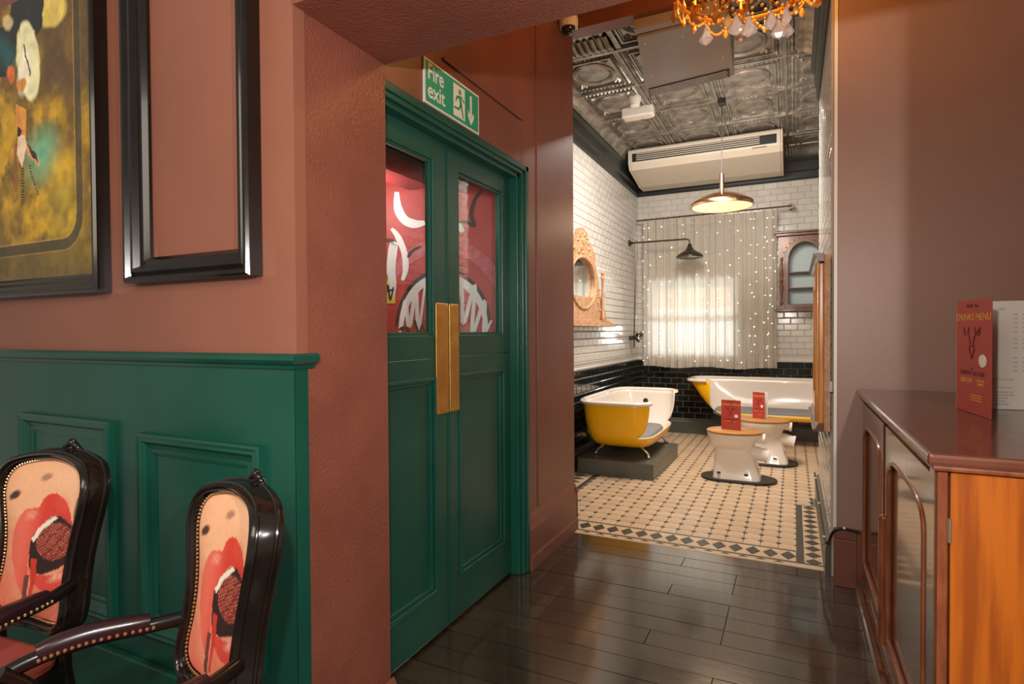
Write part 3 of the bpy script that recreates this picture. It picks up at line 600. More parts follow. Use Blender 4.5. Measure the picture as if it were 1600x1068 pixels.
# ================================================================== TUBS
def tub(name, label, loc, rz, L, Wd, zb, zt, slope0, slope1, cut0, cut1, cutz, flip=1, group='cut-away roll top bathtubs'):
    t = empty(name, loc, label, 'bathtub', group, rz)
    na, nt_ = 96, 22; V_ = []; F_ = []
    def pt(a, tt, inset=0):
        c, s_ = math.cos(a), math.sin(a); e = 2/5
        ux = math.copysign(abs(c)**e, c); uy = math.copysign(abs(s_)**e, s_)
        k = tt**.5 if tt < 1 else 1
        # tt 0 bottom centre, .4 bottom edge, 1 rim
        if tt < .4: f = tt/.4; z = zb+.0*f; sc = .62*f; sx0 = sx1 = sc*.92
        else:
            f = (tt-.4)/.6; z = zb+(zt-zb)*(f**1.35); sc = .62+.38*math.sin(f*PI/2)**.42
            g = f; sx0 = .62*.92+(1-.62*.92)*(slope0*g+(1-slope0)*math.sin(g*PI/2)**.55); sx1 = .62*.92+(1-.62*.92)*(slope1*g+(1-slope1)*math.sin(g*PI/2)**.55)
        x = ux*(L/2)*(sx1 if ux > 0 else sx0); y = uy*(Wd/2)*sc
        return (x, y, z)
    for j in range(nt_+1):
        for i in range(na): V_.append(pt(2*PI*i/na, max(.02, j/nt_)))
    for j in range(nt_):
        for i in range(na):
            idx = (j*na+i, j*na+(i+1) % na, (j+1)*na+(i+1) % na, (j+1)*na+i); c = [sum(V_[q][k] for q in idx)/4 for k in range(3)]
            F_.append(idx)
    F_.append(tuple(range(na-1, -1, -1)))
    me = bpy.data.meshes.new('shell'); me.from_pydata(V_, [], F_); bm = bmesh.new(); bm.from_mesh(me)
    for co, no in (((cut0, 0, 0), (1, 0, 0)), ((cut1, 0, 0), (1, 0, 0)), ((0, 0, cutz), (0, 0, 1)), ((0, -Wd*.18, 0), (0, 1, 0))):
        bmesh.ops.bisect_plane(bm, geom=bm.verts[:]+bm.edges[:]+bm.faces[:], plane_co=co, plane_no=no)
    dl = [f for f in bm.faces if f.calc_center_median().y < -Wd*.18 and cut0 < f.calc_center_median().x < cut1 and f.calc_center_median().z > cutz]
    bmesh.ops.delete(bm, geom=dl, context='FACES')
    bmesh.ops.delete(bm, geom=[v for v in bm.verts if not v.link_faces], context='VERTS'); bmesh.ops.recalc_face_normals(bm, faces=bm.faces)
    f0 = min(bm.faces, key=lambda f: f.calc_center_median().z)
    if f0.normal.z > 0: bmesh.ops.reverse_faces(bm, faces=bm.faces)
    bm.to_mesh(me); bm.free(); me.materials.append(MT['yellow']); me.materials.append(MT['enamel']); me.polygons.foreach_set('use_smooth', [True]*len(me.polygons))
    o = link('shell', me, t); md = o.modifiers.new('s', 'SOLIDIFY'); md.thickness = .012; md.offset = -1; md.material_offset = 1; md.material_offset_rim = 1
    # rolled rim where the wall remains
    R_ = [pt(2*PI*i/na, 1) for i in range(na)]; keep = [not (p[1] < -Wd*.18 and cut0 < p[0] < cut1) for p in R_]
    st = next(i for i in range(na) if keep[i] and not keep[i-1]); run = []
    for k in range(na):
        i = (st+k) % na
        if keep[i]: run.append((R_[i][0]*1.015, R_[i][1]*1.03, R_[i][2]))
        else: break
    o = MB().tube(run, .021, 10, sq=1.3).build('rolled_rim', MT['enamel'], t, smooth=True, world=False)
    # seat cushion inside
    b = MB(); n = 40; cz = zb+.05
    ring = [(math.copysign(abs(math.cos(a))**.5, math.cos(a))*L*.36, math.copysign(abs(math.sin(a))**.5, math.sin(a))*Wd*.36) for a in [2*PI*i/n for i in range(n)]]
    hs = [(.96, cz-.03), (1, cz-.01), (1, cz+.03), (.95, cz+.05), (.0001, cz+.056)]
    b.add([(p[0]*k, p[1]*k, z) for k, z in hs for p in ring], [(i*n+j, i*n+(j+1) % n, (i+1)*n+(j+1) % n, (i+1)*n+j) for i in range(4) for j in range(n)]+[tuple(range(n))])
    o = b.build('seat_cushion', MT['cushion'], t, smooth=True, world=False)
    zf = 0
    for sx in (-1, 1):
        for sy in (-1, 1):
            x, y = sx*L*.27, sy*Wd*.24
            MB().tube([(x, y, zb+.02), (x+sx*.02, y+sy*.03, zb-.02), (x+sx*.03, y+sy*.075, zb-.05), (x+sx*.035, y+sy*.085, .018)], [.024, .020, .016, .020], 8).ball((x+sx*.038, y+sy*.09, .018), .022, 8, .8).build('claw_foot', MT['chrome'], t, smooth=True, world=False)
    return t
ZP = .15
pf = MB().hexa([(-1.86, 5.22, 0), (-1.135, 5.22, 0), (-1.115, 6.33, 0), (-1.86, 6.33, 0)], [(-1.86, 5.22, ZP), (-1.135, 5.22, ZP), (-1.115, 6.33, ZP), (-1.86, 6.33, ZP)]).build('bath_plinth', MT['plat'], bevel=.004)
tag(pf, 'low dark grey painted plinth under the left bathtub', 'plinth')
tA = tub('bathtub', 'yellow cut-away bathtub on the grey plinth, nearest the left wall', (-1.485, 5.86, ZP), PI/2, 1.46, .70, .10, .545, .15, .1, -.615, .60, .215)
b = MB().lathe([(.028, 0), (.028, .006), (.02, .008)], (0, 0, 0), 14, 'x').build('overflow', MT['dark'], tA, smooth=True, world=False); b.location = (.672, .02, .42); b.rotation_euler = (0, -.08, PI)
tB = tub('bathtub', 'long yellow cut-away bathtub against the back wall under the curtain', (-.20, 7.52, 0), 0, 1.90, .62, .31, .755, .85, .1, -.70, .95, .375)
pf2 = MB().box(-.95, .9, 7.2, 7.86, 0, .0).build
# ================================================================== TOILETS
def loft(b, secs, n=28, ex=2.0):
    vs = []; fs_ = []
    for (z, cx, rx, ry, e) in secs:
        for j in range(n):
            a = 2*PI*j/n; c, s_ = math.cos(a), math.sin(a); vs.append((cx+rx*math.copysign(abs(c)**(2/e), c), ry*math.copysign(abs(s_)**(2/e), s_), z))
    for i in range(len(secs)-1):
        for j in range(n): fs_.append((i*n+j, i*n+(j+1) % n, (i+1)*n+(j+1) % n, (i+1)*n+j))
    fs_ += [tuple(range(n-1, -1, -1)), tuple((len(secs)-1)*n+j for j in range(n))]; return b.add(vs, fs_)
def toilet(loc, label):
    t = empty('toilet', loc, label, 'toilet', 'white china toilets used as tables')
    b = MB(); loft(b, [(.0, .015, .205, .125, 5), (.03, .015, .200, .118, 5), (.10, .003, .186, .100, 4.5), (.20, -.003, .172, .088, 4), (.262, -.008, .164, .090, 3.4), (.285, -.02, .180, .122, 2.4), (.325, -.026, .200, .152, 2.1), (.36, -.018, .218, .172, 2.1), (.385, -.012, .232, .182, 2.1), (.405, -.01, .234, .184, 2.1)])
    b.build('bowl', MT['china'], t, smooth=True, world=False)
    MB().tube([(.10, 0, .235), (.19, 0, .23), (.262, 0, .215)], [.075, .062, .056], 16).tube([(.255, 0, .217), (.275, 0, .213)], .063, 16).build('outlet_pipe', MT['china'], t, smooth=True, world=False)
    MB().prism([(.02, .10), (.20, .12), (.165, .24), (.135, .355), (.115, .355), (.05, .24)], 'y', -.03, .03).build('rear_web', MT['china'], t, bevel=.012, world=False)
    MB().tube([(.17, 0, .372), (.235, 0, .365)], [.045, .036], 14).tube([(.225, 0, .366), (.25, 0, .364)], .045, 14).build('flush_inlet', MT['china'], t, smooth=True, world=False)
    b = MB(); loft(b, [(.405, -.01, .235, .186, 2.1), (.41, -.01, .24, .19, 2.1), (.424, -.01, .24, .19, 2.1), (.43, -.01, .232, .182, 2.1)]); s_ = b.build('wooden_lid', MT['oak'], t, smooth=True, world=False); s_['label'] = 'oak lid'
    for y in (-.06, .06): MB().tube([(.19, y-.015, .418), (.19, y+.015, .418)], .012, 8).build('hinge', MT['chrome'], s_, smooth=True, world=False)
    for x in (-.13, .10): MB().box(x-.016, x+.016, -.128, -.112, .045, .062).build('fixing_slot', MT['dark'], t, bevel=.003, world=False)
    return t
def matt(x0, x1, y0, y1, label):
    b = MB(); n = 32; cx, cy = (x0+x1)/2, (y0+y1)/2; rx = (x1-x0)/2; ry = (y1-y0)/2; P = []
    for i in range(n):
        a = 2*PI*i/n+.01; s_ = 1 if math.cos(a) > 0 else -1; P.append((cx+s_*(rx-ry)+ry*math.cos(a), cy+ry*math.sin(a)))
    tag(b.prism(P, 'z', .001, .022).build('floor_plinth', MT['rubber'], bevel=.004), label, 'plinth', 'black round-ended boards under the toilets')
matt(-.775, -.125, 5.43, 5.79, 'black round-ended board under the nearer toilet'); matt(-.50, .045, 6.24, 6.62, 'black round-ended board under the farther toilet')
toilet((-.475, 5.60, .022), 'nearer white china toilet with oak lid, in front'); toilet((-.262, 6.42, .022), 'farther white china toilet with oak lid, behind')
# ================================================================== MENUS
def menu(label, A, B_, C_, h, scale=1):
    """folded card: red panel A-B, white panel A-C, standing at height A.z"""
    A, B_, C_ = Vector(A), Vector(B_), Vector(C_); t = empty('drinks_menu', A, label, 'menu', 'folded red drinks menus standing open'); z = Vector((0, 0, h))
    def panel(nm, P, Q, m, front):
        d = (Q-P).normalized(); nn = Vector((d.y, -d.x, 0))
        if nn.dot(Vector((0, 0, 0))-P) < 0: nn = -nn
        k = nn*-.0012
        return MB().hexa([P-A, Q-A, Q+k-A, P+k-A], [P-A+z, Q-A+z, Q+k-A+z, P+k-A+z]).build(nm, m, t, world=False), d, nn
    o1, d1, n1 = panel('red_cover', A, B_, MT['menured'], 1); o2, d2, n2 = panel('white_page', A, C_, MT['menuwht'], 1)
    w = (B_-A).length
    def put(s_, u, v, size, m, nm='lettering', d=d1, n_=n1, P=A, par=o1, al='CENTER', sx=1, width=w):
        q = P+d*(width*u)+Vector((0, 0, h*v))+n_*.0008; text(s_, nm, size*h, q, d, (0, 0, 1), m, par, sx, al, off=A)
    k = w/h
    put('Walk Sin', .47, .935, .045, MT['menublk'], sx=1.6*k*1.3); put('DRINKS MENU', .5, .82, .085, MT['menuyel'], sx=1.75*k)
    q = MB()
    def ln(pts, r=.004):
        q.tube([A+d1*(w*u)+Vector((0, 0, h*v))+n1*.001-A for u, v in pts], r*h, 4)
    for s_ in (-1, 1):
        ln([(.47+s_*.04, .62), (.47+s_*.08, .68), (.47+s_*.2, .74)]); ln([(.47+s_*.1, .69), (.47+s_*.2, .69), (.47+s_*.24, .76)]); ln([(.47+s_*.04, .62), (.47+s_*.07, .56), (.47, .48)])
        ln([(.47+s_*.1, .7), (.47+s_*.09, .76)])
    ln([(.43, .60), (.51, .60)], .008); ln([(.45, .40), (.49, .40)], .010); q.build('stag_drawing', MT['menublk'], o1, world=False)
    c = A+d1*(w*.77)+Vector((0, 0, h*.47)); q = MB(); n = 16
    vs = [c+d1*(w*.10*math.cos(2*PI*i/n))+Vector((0, 0, .055*h*math.sin(2*PI*i/n)))+n1*e-A for e in (.0002, .0014) for i in range(n)]
    q.add(vs, [tuple(range(n, 2*n))]+[(i, (i+1) % n, n+(i+1) % n, n+i) for i in range(n)]); q.build('round_badge', MT['menuwht'], o1, world=False)
    put('HAPPY HOUR', .48, .335, .055, MT['menublk'], sx=1.7*k*1.2); put('50% OFF', .32, .265, .06, MT['menuyel'], sx=1.4*k*1.1); put('SELECTED', .72, .285, .028, MT['menuyel'], sx=1.5*k); put('DRINKS', .72, .255, .028, MT['menuyel'], sx=1.5*k)
    for i in range(3): put('every day from five until late', .6, .16-.022*i, .016, MT['menuyel'], sx=1.7*k)
    put('WINE  Type', .05+.2*0, .935, .035, MT['menuor'], d=d2, n_=n2, P=A, par=o2, al='LEFT', width=w, sx=1) if False else None
    w2 = (C_-A).length
    def p2(s_, u, v, size, m, sx=.9): put(s_, u, v, size, m, d=d2, n_=n2, P=A, par=o2, al='LEFT', width=w2, sx=sx)
    p2('WHITE', .26, .915, .035, MT['menuor']); p2('Type', .46, .92, .026, MT['menugry'])
    for blk, v0, kk in ((0, .87, 5), (1, .64, 3), (2, .47, 4)):
        for i in range(kk):
            for u in (.62, .72, .82): p2('5.50', u, v0-.04*i, .02, MT['menugry'])
            p2('house glass and bottle', .12, v0-.04*i, .018, MT['menugry'])
    p2('ROSE & CHAMPAGNE', .10, .265, .035, MT['menuor'], 1.1); p2('COCKTAILS', .44, .19, .026, MT['menuor'])
    for i, s_ in enumerate(('sparkling and rose', 'served by the glass', 'house white', 'house red', 'ask at the bar')): p2(s_, .44, .155-.028*i, .02, MT['menugry'])
    return t
zt_ = 1.0515
A = at_z(1494, 637, zt_); menu('large folded red drinks menu standing on the mahogany sideboard', A, at_z(1549, 655, zt_), A+(at_z(1600, 640, zt_)-A)*1.35, .405)
zt_ = .453
def onlid(x0, x1, x2, Y0, Y1, lab, zz=.453, h=.27): menu(lab, (x0, Y0+.02, zz), (x1, Y0-.02, zz), (x2, Y1+.06, zz), h)
onlid(-.595, -.425, -.47, 5.58, 5.60, 'small red drinks menu on the lid of the nearer toilet'); onlid(-.378, -.262, -.235, 6.42, 6.42, 'small red drinks menu on the lid of the farther toilet')
# ================================================================== MIRROR on left tiled wall
t = empty('wall_mirror', (XL+.01, 5.46, 1.41), 'oval mirror in a carved bare wood frame on the left tiled wall', 'mirror'); YM = 5.46
x0, x1 = XL+.012, XL+.06
half = [(0, 2.385), (.07, 2.365), (.14, 2.30), (.22, 2.24), (.33, 2.19), (.37, 2.14), (.38, 2.06), (.44, 1.98), (.47, 1.90), (.50, 1.80), (.58, 1.70), (.70, 1.60), (.78, 1.50), (.80, 1.47)]
hs = catmull(half, 4); out = [(YM+p[0], p[1]) for p in hs]+[(YM-p[0], p[1]) for p in reversed(hs[:-0 or None])][0:]
n = len(out); inn = []
for p in out:
    a = math.atan2((p[1]-1.84)/.27, (p[0]-YM)/.40); inn.append((YM+.375*math.cos(a), 1.84+.245*math.sin(a)))
MB().holed(out, inn, 'x', x0, x1).build('carved_frame', MT['carved'], t)
MB().tube([(x1, YM+.385*math.cos(2*PI*i/40), 1.84+.255*math.sin(2*PI*i/40)) for i in range(40)], .016, 8, True).build('oval_moulding', MT['carved'], t, smooth=True)
MB().prism([(YM+.385*math.cos(2*PI*i/40), 1.84+.252*math.sin(2*PI*i/40)) for i in range(40)], 'x', x0+.006, x0+.02).build('mirror_glass', MT['mirror'], t)
MB().box(x0, XL+.15, YM-.86, YM+.86, 1.405, 1.425).box(x0, XL+.12, YM-.82, YM+.82, 1.425, 1.455).box(x0, XL+.09, YM-.80, YM+.80, 1.455, 1.475).build('shelf', MT['carved'], t, bevel=.004)
for s_ in (-1, 1):
    MB().lathe([(.02, 1.475), (.026, 1.50), (.014, 1.53), (.018, 1.7), (.013, 1.9), (.022, 1.93), (.012, 1.95), (.024, 1.98), (1e-5, 2.02)], (XL+.085, YM+s_*.56, 0), 10).build('side_column', MT['carved'], t, smooth=True)
b = MB()
for i in range(46):
    a = random.uniform(0, 1); s_ = random.choice((-1, 1)); zz = 2.12+.22*a; b.octa((x1, YM+s_*random.uniform(0, .34*(1-a*.8)), zz), random.uniform(.012, .028))
for i in range(50):
    zz = random.uniform(1.5, 1.85); w_ = .78-(zz-1.47)*.75; b.octa((x1, YM+random.choice((-1, 1))*random.uniform(max(.40, w_-.25), max(.41, w_-.02)), zz), random.uniform(.010, .024))
b.build('carved_leaves', MT['carved'], t)
# ================================================================== WALNUT CABINET on back wall
t = empty('wall_cabinet', (.11, YB, 1.58), 'walnut wall cabinet with arched glass door beside the curtain', 'cabinet')
y0, y1 = 7.70, YB-.012; cX0, cX1 = -.185, .415; cxm = .115
MB().box(cX0+.02, cX0+.04, y0+.03, y1, 1.62, 2.48).box(cX1-.04, cX1-.02, y0+.03, y1, 1.62, 2.48).box(cX0+.02, cX1-.02, y1-.008, y1, 1.62, 2.48).box(cX0+.02, cX1-.02, y0+.03, y1, 2.46, 2.49).box(cX0+.04, cX1-.04, y0+.05, y1, 2.05, 2.062).build('body', MT['walnut'], t)
MB().box(cX0+.04, cX1-.04, y1-.014, y1-.009, 1.62, 2.46).build('reflection_back', MT['bluegrey'], t)['label'] = 'pale blue-grey back standing in for the reflection in the glass'  # bright reflection in the door glass coloured onto the back
MB().box(cX0+.04, cX1-.04, y0+.05, y1-.014, 1.86, 1.872).build('shelf', MT['walnut'], t)
k = 8; r_ = .17
innr = []; outr = []
ai = [(cxm-r_, 1.67), (cxm+r_, 1.67)]+[(cxm+r_*math.cos(PI*i/14), 2.20+.21*math.sin(PI*i/14)) for i in range(15)]
ao = [(cxm-r_-.045, 1.63), (cxm+r_+.045, 1.63)]+[(cxm+(r_+.045)*math.cos(PI*i/14), 2.20+.25*math.sin(PI*i/14)) for i in range(15)]
d_ = MB().holed(ao, ai, 'y', y0+.004, y0+.03).build('door', MT['walnut'], t, bevel=.003)
MB().prism(ai, 'y', y0+.018, y0+.021).build('glass_pane', MT['pane'], d_)
MB().ball((cxm-r_-.02, y0, 2.0), .012, 8).build('knob', MT['brass'], d_, smooth=True)
as_ = [(cX0+.075, 1.63), (cX1-.075, 1.63), (cX1-.075, 2.2)]
oo = [(cX0+.02, 1.61), (cX1-.02, 1.61)]+[(cX1-.02, 1.9+.58*min(1, i/3)) if i < 4 else ((cX0+.02, 2.48-.58*max(0, (i-11)/3)) if i > 10 else (cX1-.02-(cX1-cX0-.04)*(i-3)/8, 2.48)) for i in range(15)]
MB().holed(oo, ao, 'y', y0+.012, y0+.032).build('front_frame', MT['walnut'], t)
b = MB()
for i in range(13): a = PI*(i+.5)/13; b.octa((cxm+(r_+.065)*math.cos(a), y0+.01, 2.20+.268*math.sin(a)), .012)
b.build('bead_carving', MT['carved'], t)
for s_ in (cX0+.055, cX1-.055): MB().lathe([(.012, 1.66), (.02, 1.68), (.01, 1.72), (.014, 1.80), (.022, 1.88), (.012, 1.93), (.022, 1.95), (.012, 1.97), (.021, 2.02), (.013, 2.12), (.01, 2.18), (.018, 2.21), (.012, 2.23)], (s_, y0+.004, 0), 10).build('turned_column', MT['walnut'], t, smooth=True)
MB().box(cX0-.01, cX1+.01, y0-.02, y1, 2.49, 2.52).box(cX0-.03, cX1+.03, y0-.04, y1, 2.52, 2.54).build('cornice', MT['walnut'], t, bevel=.005)
MB().box(cX0-.02, cX1+.02, y0-.025, y1, 1.585, 1.605).box(cX0, cX1, y0-.01, y1, 1.605, 1.625).build('base_moulding', MT['walnut'], t, bevel=.004)
# ================================================================== OAK WALL CUPBOARD on right partition
t = empty('oak_wall_cupboard', (.18, 4.0, .8), 'tall honey oak cupboard hung on the right tiled partition', 'cupboard')
ya, yb = 3.56, 4.55
MB().box(.150, XR-.01, ya, yb, .80, 1.765).build('carcass', MT['honey'], t, bevel=.002)
MB().box(.1505, XR-.01, ya-.003, ya, .805, 1.76).build('side_panel', MT['carved'], t)
MB().holed(rect(ya+.0, yb, .84, 1.72), rect(ya+.10, yb-.10, .94, 1.62), 'x', .122, .150).build('door_frame', MT['honey'], t, bevel=.008)
MB().box(.140, .148, ya+.095, yb-.095, .935, 1.625).build('door_panel', MT['honey'], t)
cor = lambda z0, s_: [(0, z0), (.0, z0+s_*.045), (-.055, z0+s_*.045), (-.055, z0+s_*.035), (-.040, z0+s_*.025), (-.030, z0+s_*.005), (-.022, z0)]
for z0, s_, nm in ((1.725, 1, 'crown_moulding'), (.845, -1, 'base_moulding')):
    P = cor(z0, s_); b = MB(); b.prism([(.15+p[0], p[1]) for p in P], 'y', ya-.012, yb+.02); b.build(nm, MT['walnut'], t, bevel=.002)
MB().tube([(.12, ya+.03, .85), (.12, ya+.03, 1.72)], .014, 10).build('corner_column', MT['honey'], t, smooth=True)
MB().box(.175, .195, ya-.012, ya-.003, 1.02, 1.075).build('metal_catch', MT['chrome'], t)
# pipe on skirting with clips
P = [(XR-.035, 5.2, .21), (XR-.035, 4.4, .205), (XR-.034, 3.62, .20), (XR-.02, 3.50, .22), (XR+.0, 3.455, .29), (XR+.04, 3.45, .315), (XR+.12, 3.45, .305)]
pp = MB().tube(catmull(P, 5), .007, 8).build('skirting_cable', MT['cable'], smooth=True); tag(pp, 'black cable clipped along the skirting of the right partition', 'cable')
for p in ((XR-.035, 5.0, .212), (XR-.035, 4.3, .208), (XR-.034, 3.62, .204), (XR+.05, 3.45, .318)): MB().ball(p, .009, 8).build('cable_clip', MT['white'], pp, smooth=True)
# ================================================================== CEILING FITTINGS
t = empty('air_conditioner', (-.97, 7.5, 3.56), 'cream ceiling air conditioner with a louvred intake over the window', 'air conditioner')
prof = [(7.02, 3.572), (7.0, 3.55), (7.0, 3.395), (7.06, 3.33), (7.55, 3.235), (7.80, 3.235), (7.80, 3.572)]
ax0, ax1 = -1.80, -.13
b = MB().prism([(p[0], p[1]) for p in prof], 'x', ax0, ax1); b.build('casing', MT['cream_p'], t, bevel=.01)
for a, c in ((ax0-.022, ax0), (ax1, ax1+.022)): MB().prism([(p[0]-.004 if p[0] < 7.1 else p[0], p[1]-.003 if p[1] < 3.5 else p[1]) for p in prof], 'x', a, c).build('end_cap', MT['cream_p'], t, bevel=.008)
MB().box(ax0+.03, ax1-.04, 6.994, 7.002, 3.415, 3.515).build('intake_opening', MT['dark'], t)
for i in range(4):
    MB().box(ax0+.08, ax1-.21, 6.984, 6.995, 3.428+.023*i, 3.436+.023*i).build('louvre', MT['cream_p'], t)
for i in range(5): MB().box(ax0+.08+i*.342, ax0+.088+i*.342, 6.986, 6.996, 3.415, 3.515).build('louvre_divider', MT['dark'], t)
MB().box(-.42, -.27, 6.995, 6.999, 3.385, 3.392).build('maker_plate', MT['dark'], t)
# pendant
PXc, PYc = -.625, 5.93
t = empty('pendant_lamp', (PXc, PYc, 2.55), 'wide copper pendant lamp with glowing opal underside', 'lamp')
MB().tube([(PXc, PYc, 3.60), (PXc, PYc, 2.86)], .004, 6).build('cord', MT['cable'], t, smooth=True)
MB().box(PXc-.035, PXc+.035, PYc-.035, PYc+.035, 3.53, 3.60).build('ceiling_rose', MT['dark'], t, bevel=.006)
MB().tube([(PXc, PYc, 2.87), (PXc, PYc, 2.68)], .021, 14).build('stem', MT['lampbr'], t, smooth=True)
MB().lathe([(1e-5, 2.70), (.05, 2.70), (.12, 2.675), (.20, 2.645), (.265, 2.605), (.285, 2.59), (.290, 2.57), (.290, 2.552), (.278, 2.550), (.278, 2.568), (.25, 2.59), (.1, 2.63), (1e-5, 2.64)], (PXc, PYc, 0), 48).build('shade', MT['lampbr'], t, smooth=True)
MB().lathe([(1e-5, 2.565), (.12, 2.564), (.22, 2.558), (.276, 2.552)], (PXc, PYc, 0), 40).build('opal_diffuser', MT['opal'], t, smooth=True)
light('pendant_glow', 'AREA', (PXc, PYc, 2.53), 10, (1, .72, .45), .5, (PXc, PYc, 0))
# emergency light + detector
t = empty('emergency_light', (-1.38, 5.76, 3.5), 'white box shaped emergency light on the tin ceiling', 'light fitting')
MB().box(-1.56, -1.25, 5.74, 5.86, 3.50, 3.598).build('housing', MT['white'], t, bevel=.012); MB().box(-1.54, -1.27, 5.75, 5.85, 3.492, 3.501).build('lens', MT['cream_p'], t, bevel=.003)
t = empty('smoke_detector', (-1.36, 5.55, 3.55), 'round white smoke detector beside the emergency light', 'smoke detector')
MB().lathe([(.03, 3.50), (.045, 3.51), (.05, 3.54), (.06, 3.56), (.06, 3.598)], (-1.37, 5.52, 0), 20).build('body', MT['white'], t, smooth=True)
# vent box
c = [(-.911, 3.74), (-1.075, 4.72), (-.40, 4.614), (-.356, 3.735)]
t = empty('ventilation_box', (-.7, 4.2, 3.25), 'brown painted ventilation box with perforated grille hanging under the tin ceiling', 'vent')
MB().hexa([(p[0], p[1], 3.25) for p in c], [(p[0], p[1], 3.59) for p in c]).build('casing', MT['ventgrey'], t, bevel=.006)
f = lambda a, b_, z: (c[0][0]+(c[1][0]-c[0][0])*b_+((c[3][0]+(c[2][0]-c[3][0])*b_)-(c[0][0]+(c[1][0]-c[0][0])*b_))*a, c[0][1]+(c[1][1]-c[0][1])*b_+((c[3][1]+(c[2][1]-c[3][1])*b_)-(c[0][1]+(c[1][1]-c[0][1])*b_))*a, z)
g = MB().hexa([f(.04, .84, 3.243), f(.96, .84, 3.243), f(.96, .985, 3.243), f(.04, .985, 3.243)], [f(.04, .84, 3.251), f(.96, .84, 3.251), f(.96, .985, 3.251), f(.04, .985, 3.251)]).build('grille_panel', MT['dark'], t)
b = MB()
for i in range(46):
    for j in range(4): b.octa(f(.06+.88*(i+.5*(j % 2))/46, .857+.034*j, 3.243), .0062)
o = b.build('grille_mesh', MT['white'], t); o['kind'] = 'stuff'
for a, b_ in ((.08, .1), (.92, .1), (.5, .12), (.5, .85), (.1, .6), (.9, .6)): MB().ball(f(a, b_, 3.249), .007, 8).build('screw', MT['white'], t, smooth=True)
MB().box(-.915, -.40, 3.655, 3.725, 3.262, 3.325).build('front_tray', MT['ventgrey'], t, bevel=.003)
MB().tube([(-.80, 3.69, 3.325), (-.80, 3.69, 3.38)], .014, 8).build('cable_gland', MT['dark'], t, smooth=True)
# security camera
p = at_y(888, 44, 3.50)
t = empty('security_camera', p, 'small domed security camera in the corner above the door wall', 'camera')
MB().lathe([(.055, -.0), (.062, .02), (.062, .06), (.05, .085), (.02, .095)], p, 24).build('housing', MT['white'], t, smooth=True)
MB().ball((p.x, p.y, p.z), .046, 16).build('dome', MT['dome'], t, smooth=True)
MB().box(p.x-.03, p.x+.03, p.y+.02, 3.60, p.z+.03, p.z+.075).build('bracket', MT['white'], t, bevel=.004)
# ================================================================== CHANDELIER
CX, CY, CZ = -.17, 2.72, 2.855
t = empty('chandelier', (CX, CY, CZ), 'crystal chandelier with amber beads hanging in front of the bathroom', 'chandelier')
RC = .31
MB().tube([(CX+RC*math.cos(2*PI*i/36), CY+RC*math.sin(2*PI*i/36), CZ) for i in range(36)], .010, 8, True).build('ring', MT['brass'], t, smooth=True)
MB().tube([(CX, CY, 3.61), (CX, CY, CZ-.03)], .012, 8).ball((CX, CY, CZ-.03), .035, 12).build('stem', MT['brass'], t, smooth=True)
for k in range(8):
    a = 2*PI*k/8+.2; c_, s_ = math.cos(a), math.sin(a)
    MB().tube(catmull([(CX+.01*c_, CY+.01*s_, CZ+.06), (CX+.12*c_, CY+.12*s_, CZ-.035), (CX+.24*c_, CY+.24*s_, CZ-.03), (CX+RC*c_, CY+RC*s_, CZ+.02)], 5), .007, 6).build('arm', MT['brass'], t, smooth=True)
    MB().lathe([(.012, CZ+.02), (.035, CZ+.03), (.04, CZ+.036), (.01, CZ+.04), (.010, CZ+.09)], (CX+RC*c_, CY+RC*s_, 0), 12).build('candle_cup', MT['brass'], t, smooth=True)
    MB().lathe([(.008, CZ+.09), (.016, CZ+.115), (.012, CZ+.145), (1e-5, CZ+.17)], (CX+RC*c_, CY+RC*s_, 0), 10).build('candle_bulb', MT['candle'], t, smooth=True)
def bead_mesh(r): return MB().octa((0, 0, 0), r).mesh('bead', MT['amber'])
for k in range(16):
    a0, a1 = 2*PI*k/16, 2*PI*(k+1)/16; b = MB()
    for i in range(11):
        u = i/10; a = a0+(a1-a0)*u; sag = .055*4*u*(1-u)*(.6+.4*(k % 2)); b.ball((CX+RC*1.0*math.cos(a), CY+RC*math.sin(a), CZ-.012-sag), .0085, 6)
    b.build('bead_strand', MT['amber'], t, smooth=True)
    b = MB()
    for i in range(9):
        u = i/8; b.ball((CX+(RC*(1-u*.85))*math.cos(a0), CY+(RC*(1-u*.85))*math.sin(a0), CZ-.02-.09*4*u*(1-u)*.5), .008, 6)
    b.build('bead_strand', MT['amber'], t, smooth=True)
def drop(p, h, w, m, nm='crystal_drop'):
    b = MB(); n = 6; pr = [(1e-5, 0), (w*.25, -h*.12), (w*.35, -h*.3), (w*.95, -h*.62), (w, -h*.72), (w*.55, -h*.9), (1e-5, -h)]
    b.lathe(pr, (0, 0, 0), n, sy=.45); b.ball((0, 0, .008), .006, 6)
    b.v = [(v[0]+p[0], v[1]+p[1], v[2]+p[2]) for v in b.v]; b.build(nm, m, t)
def drop_px(x, y, Y, h, w, m): p = at_y(x, y, Y); drop((p.x, p.y, p.z), h, w, m)
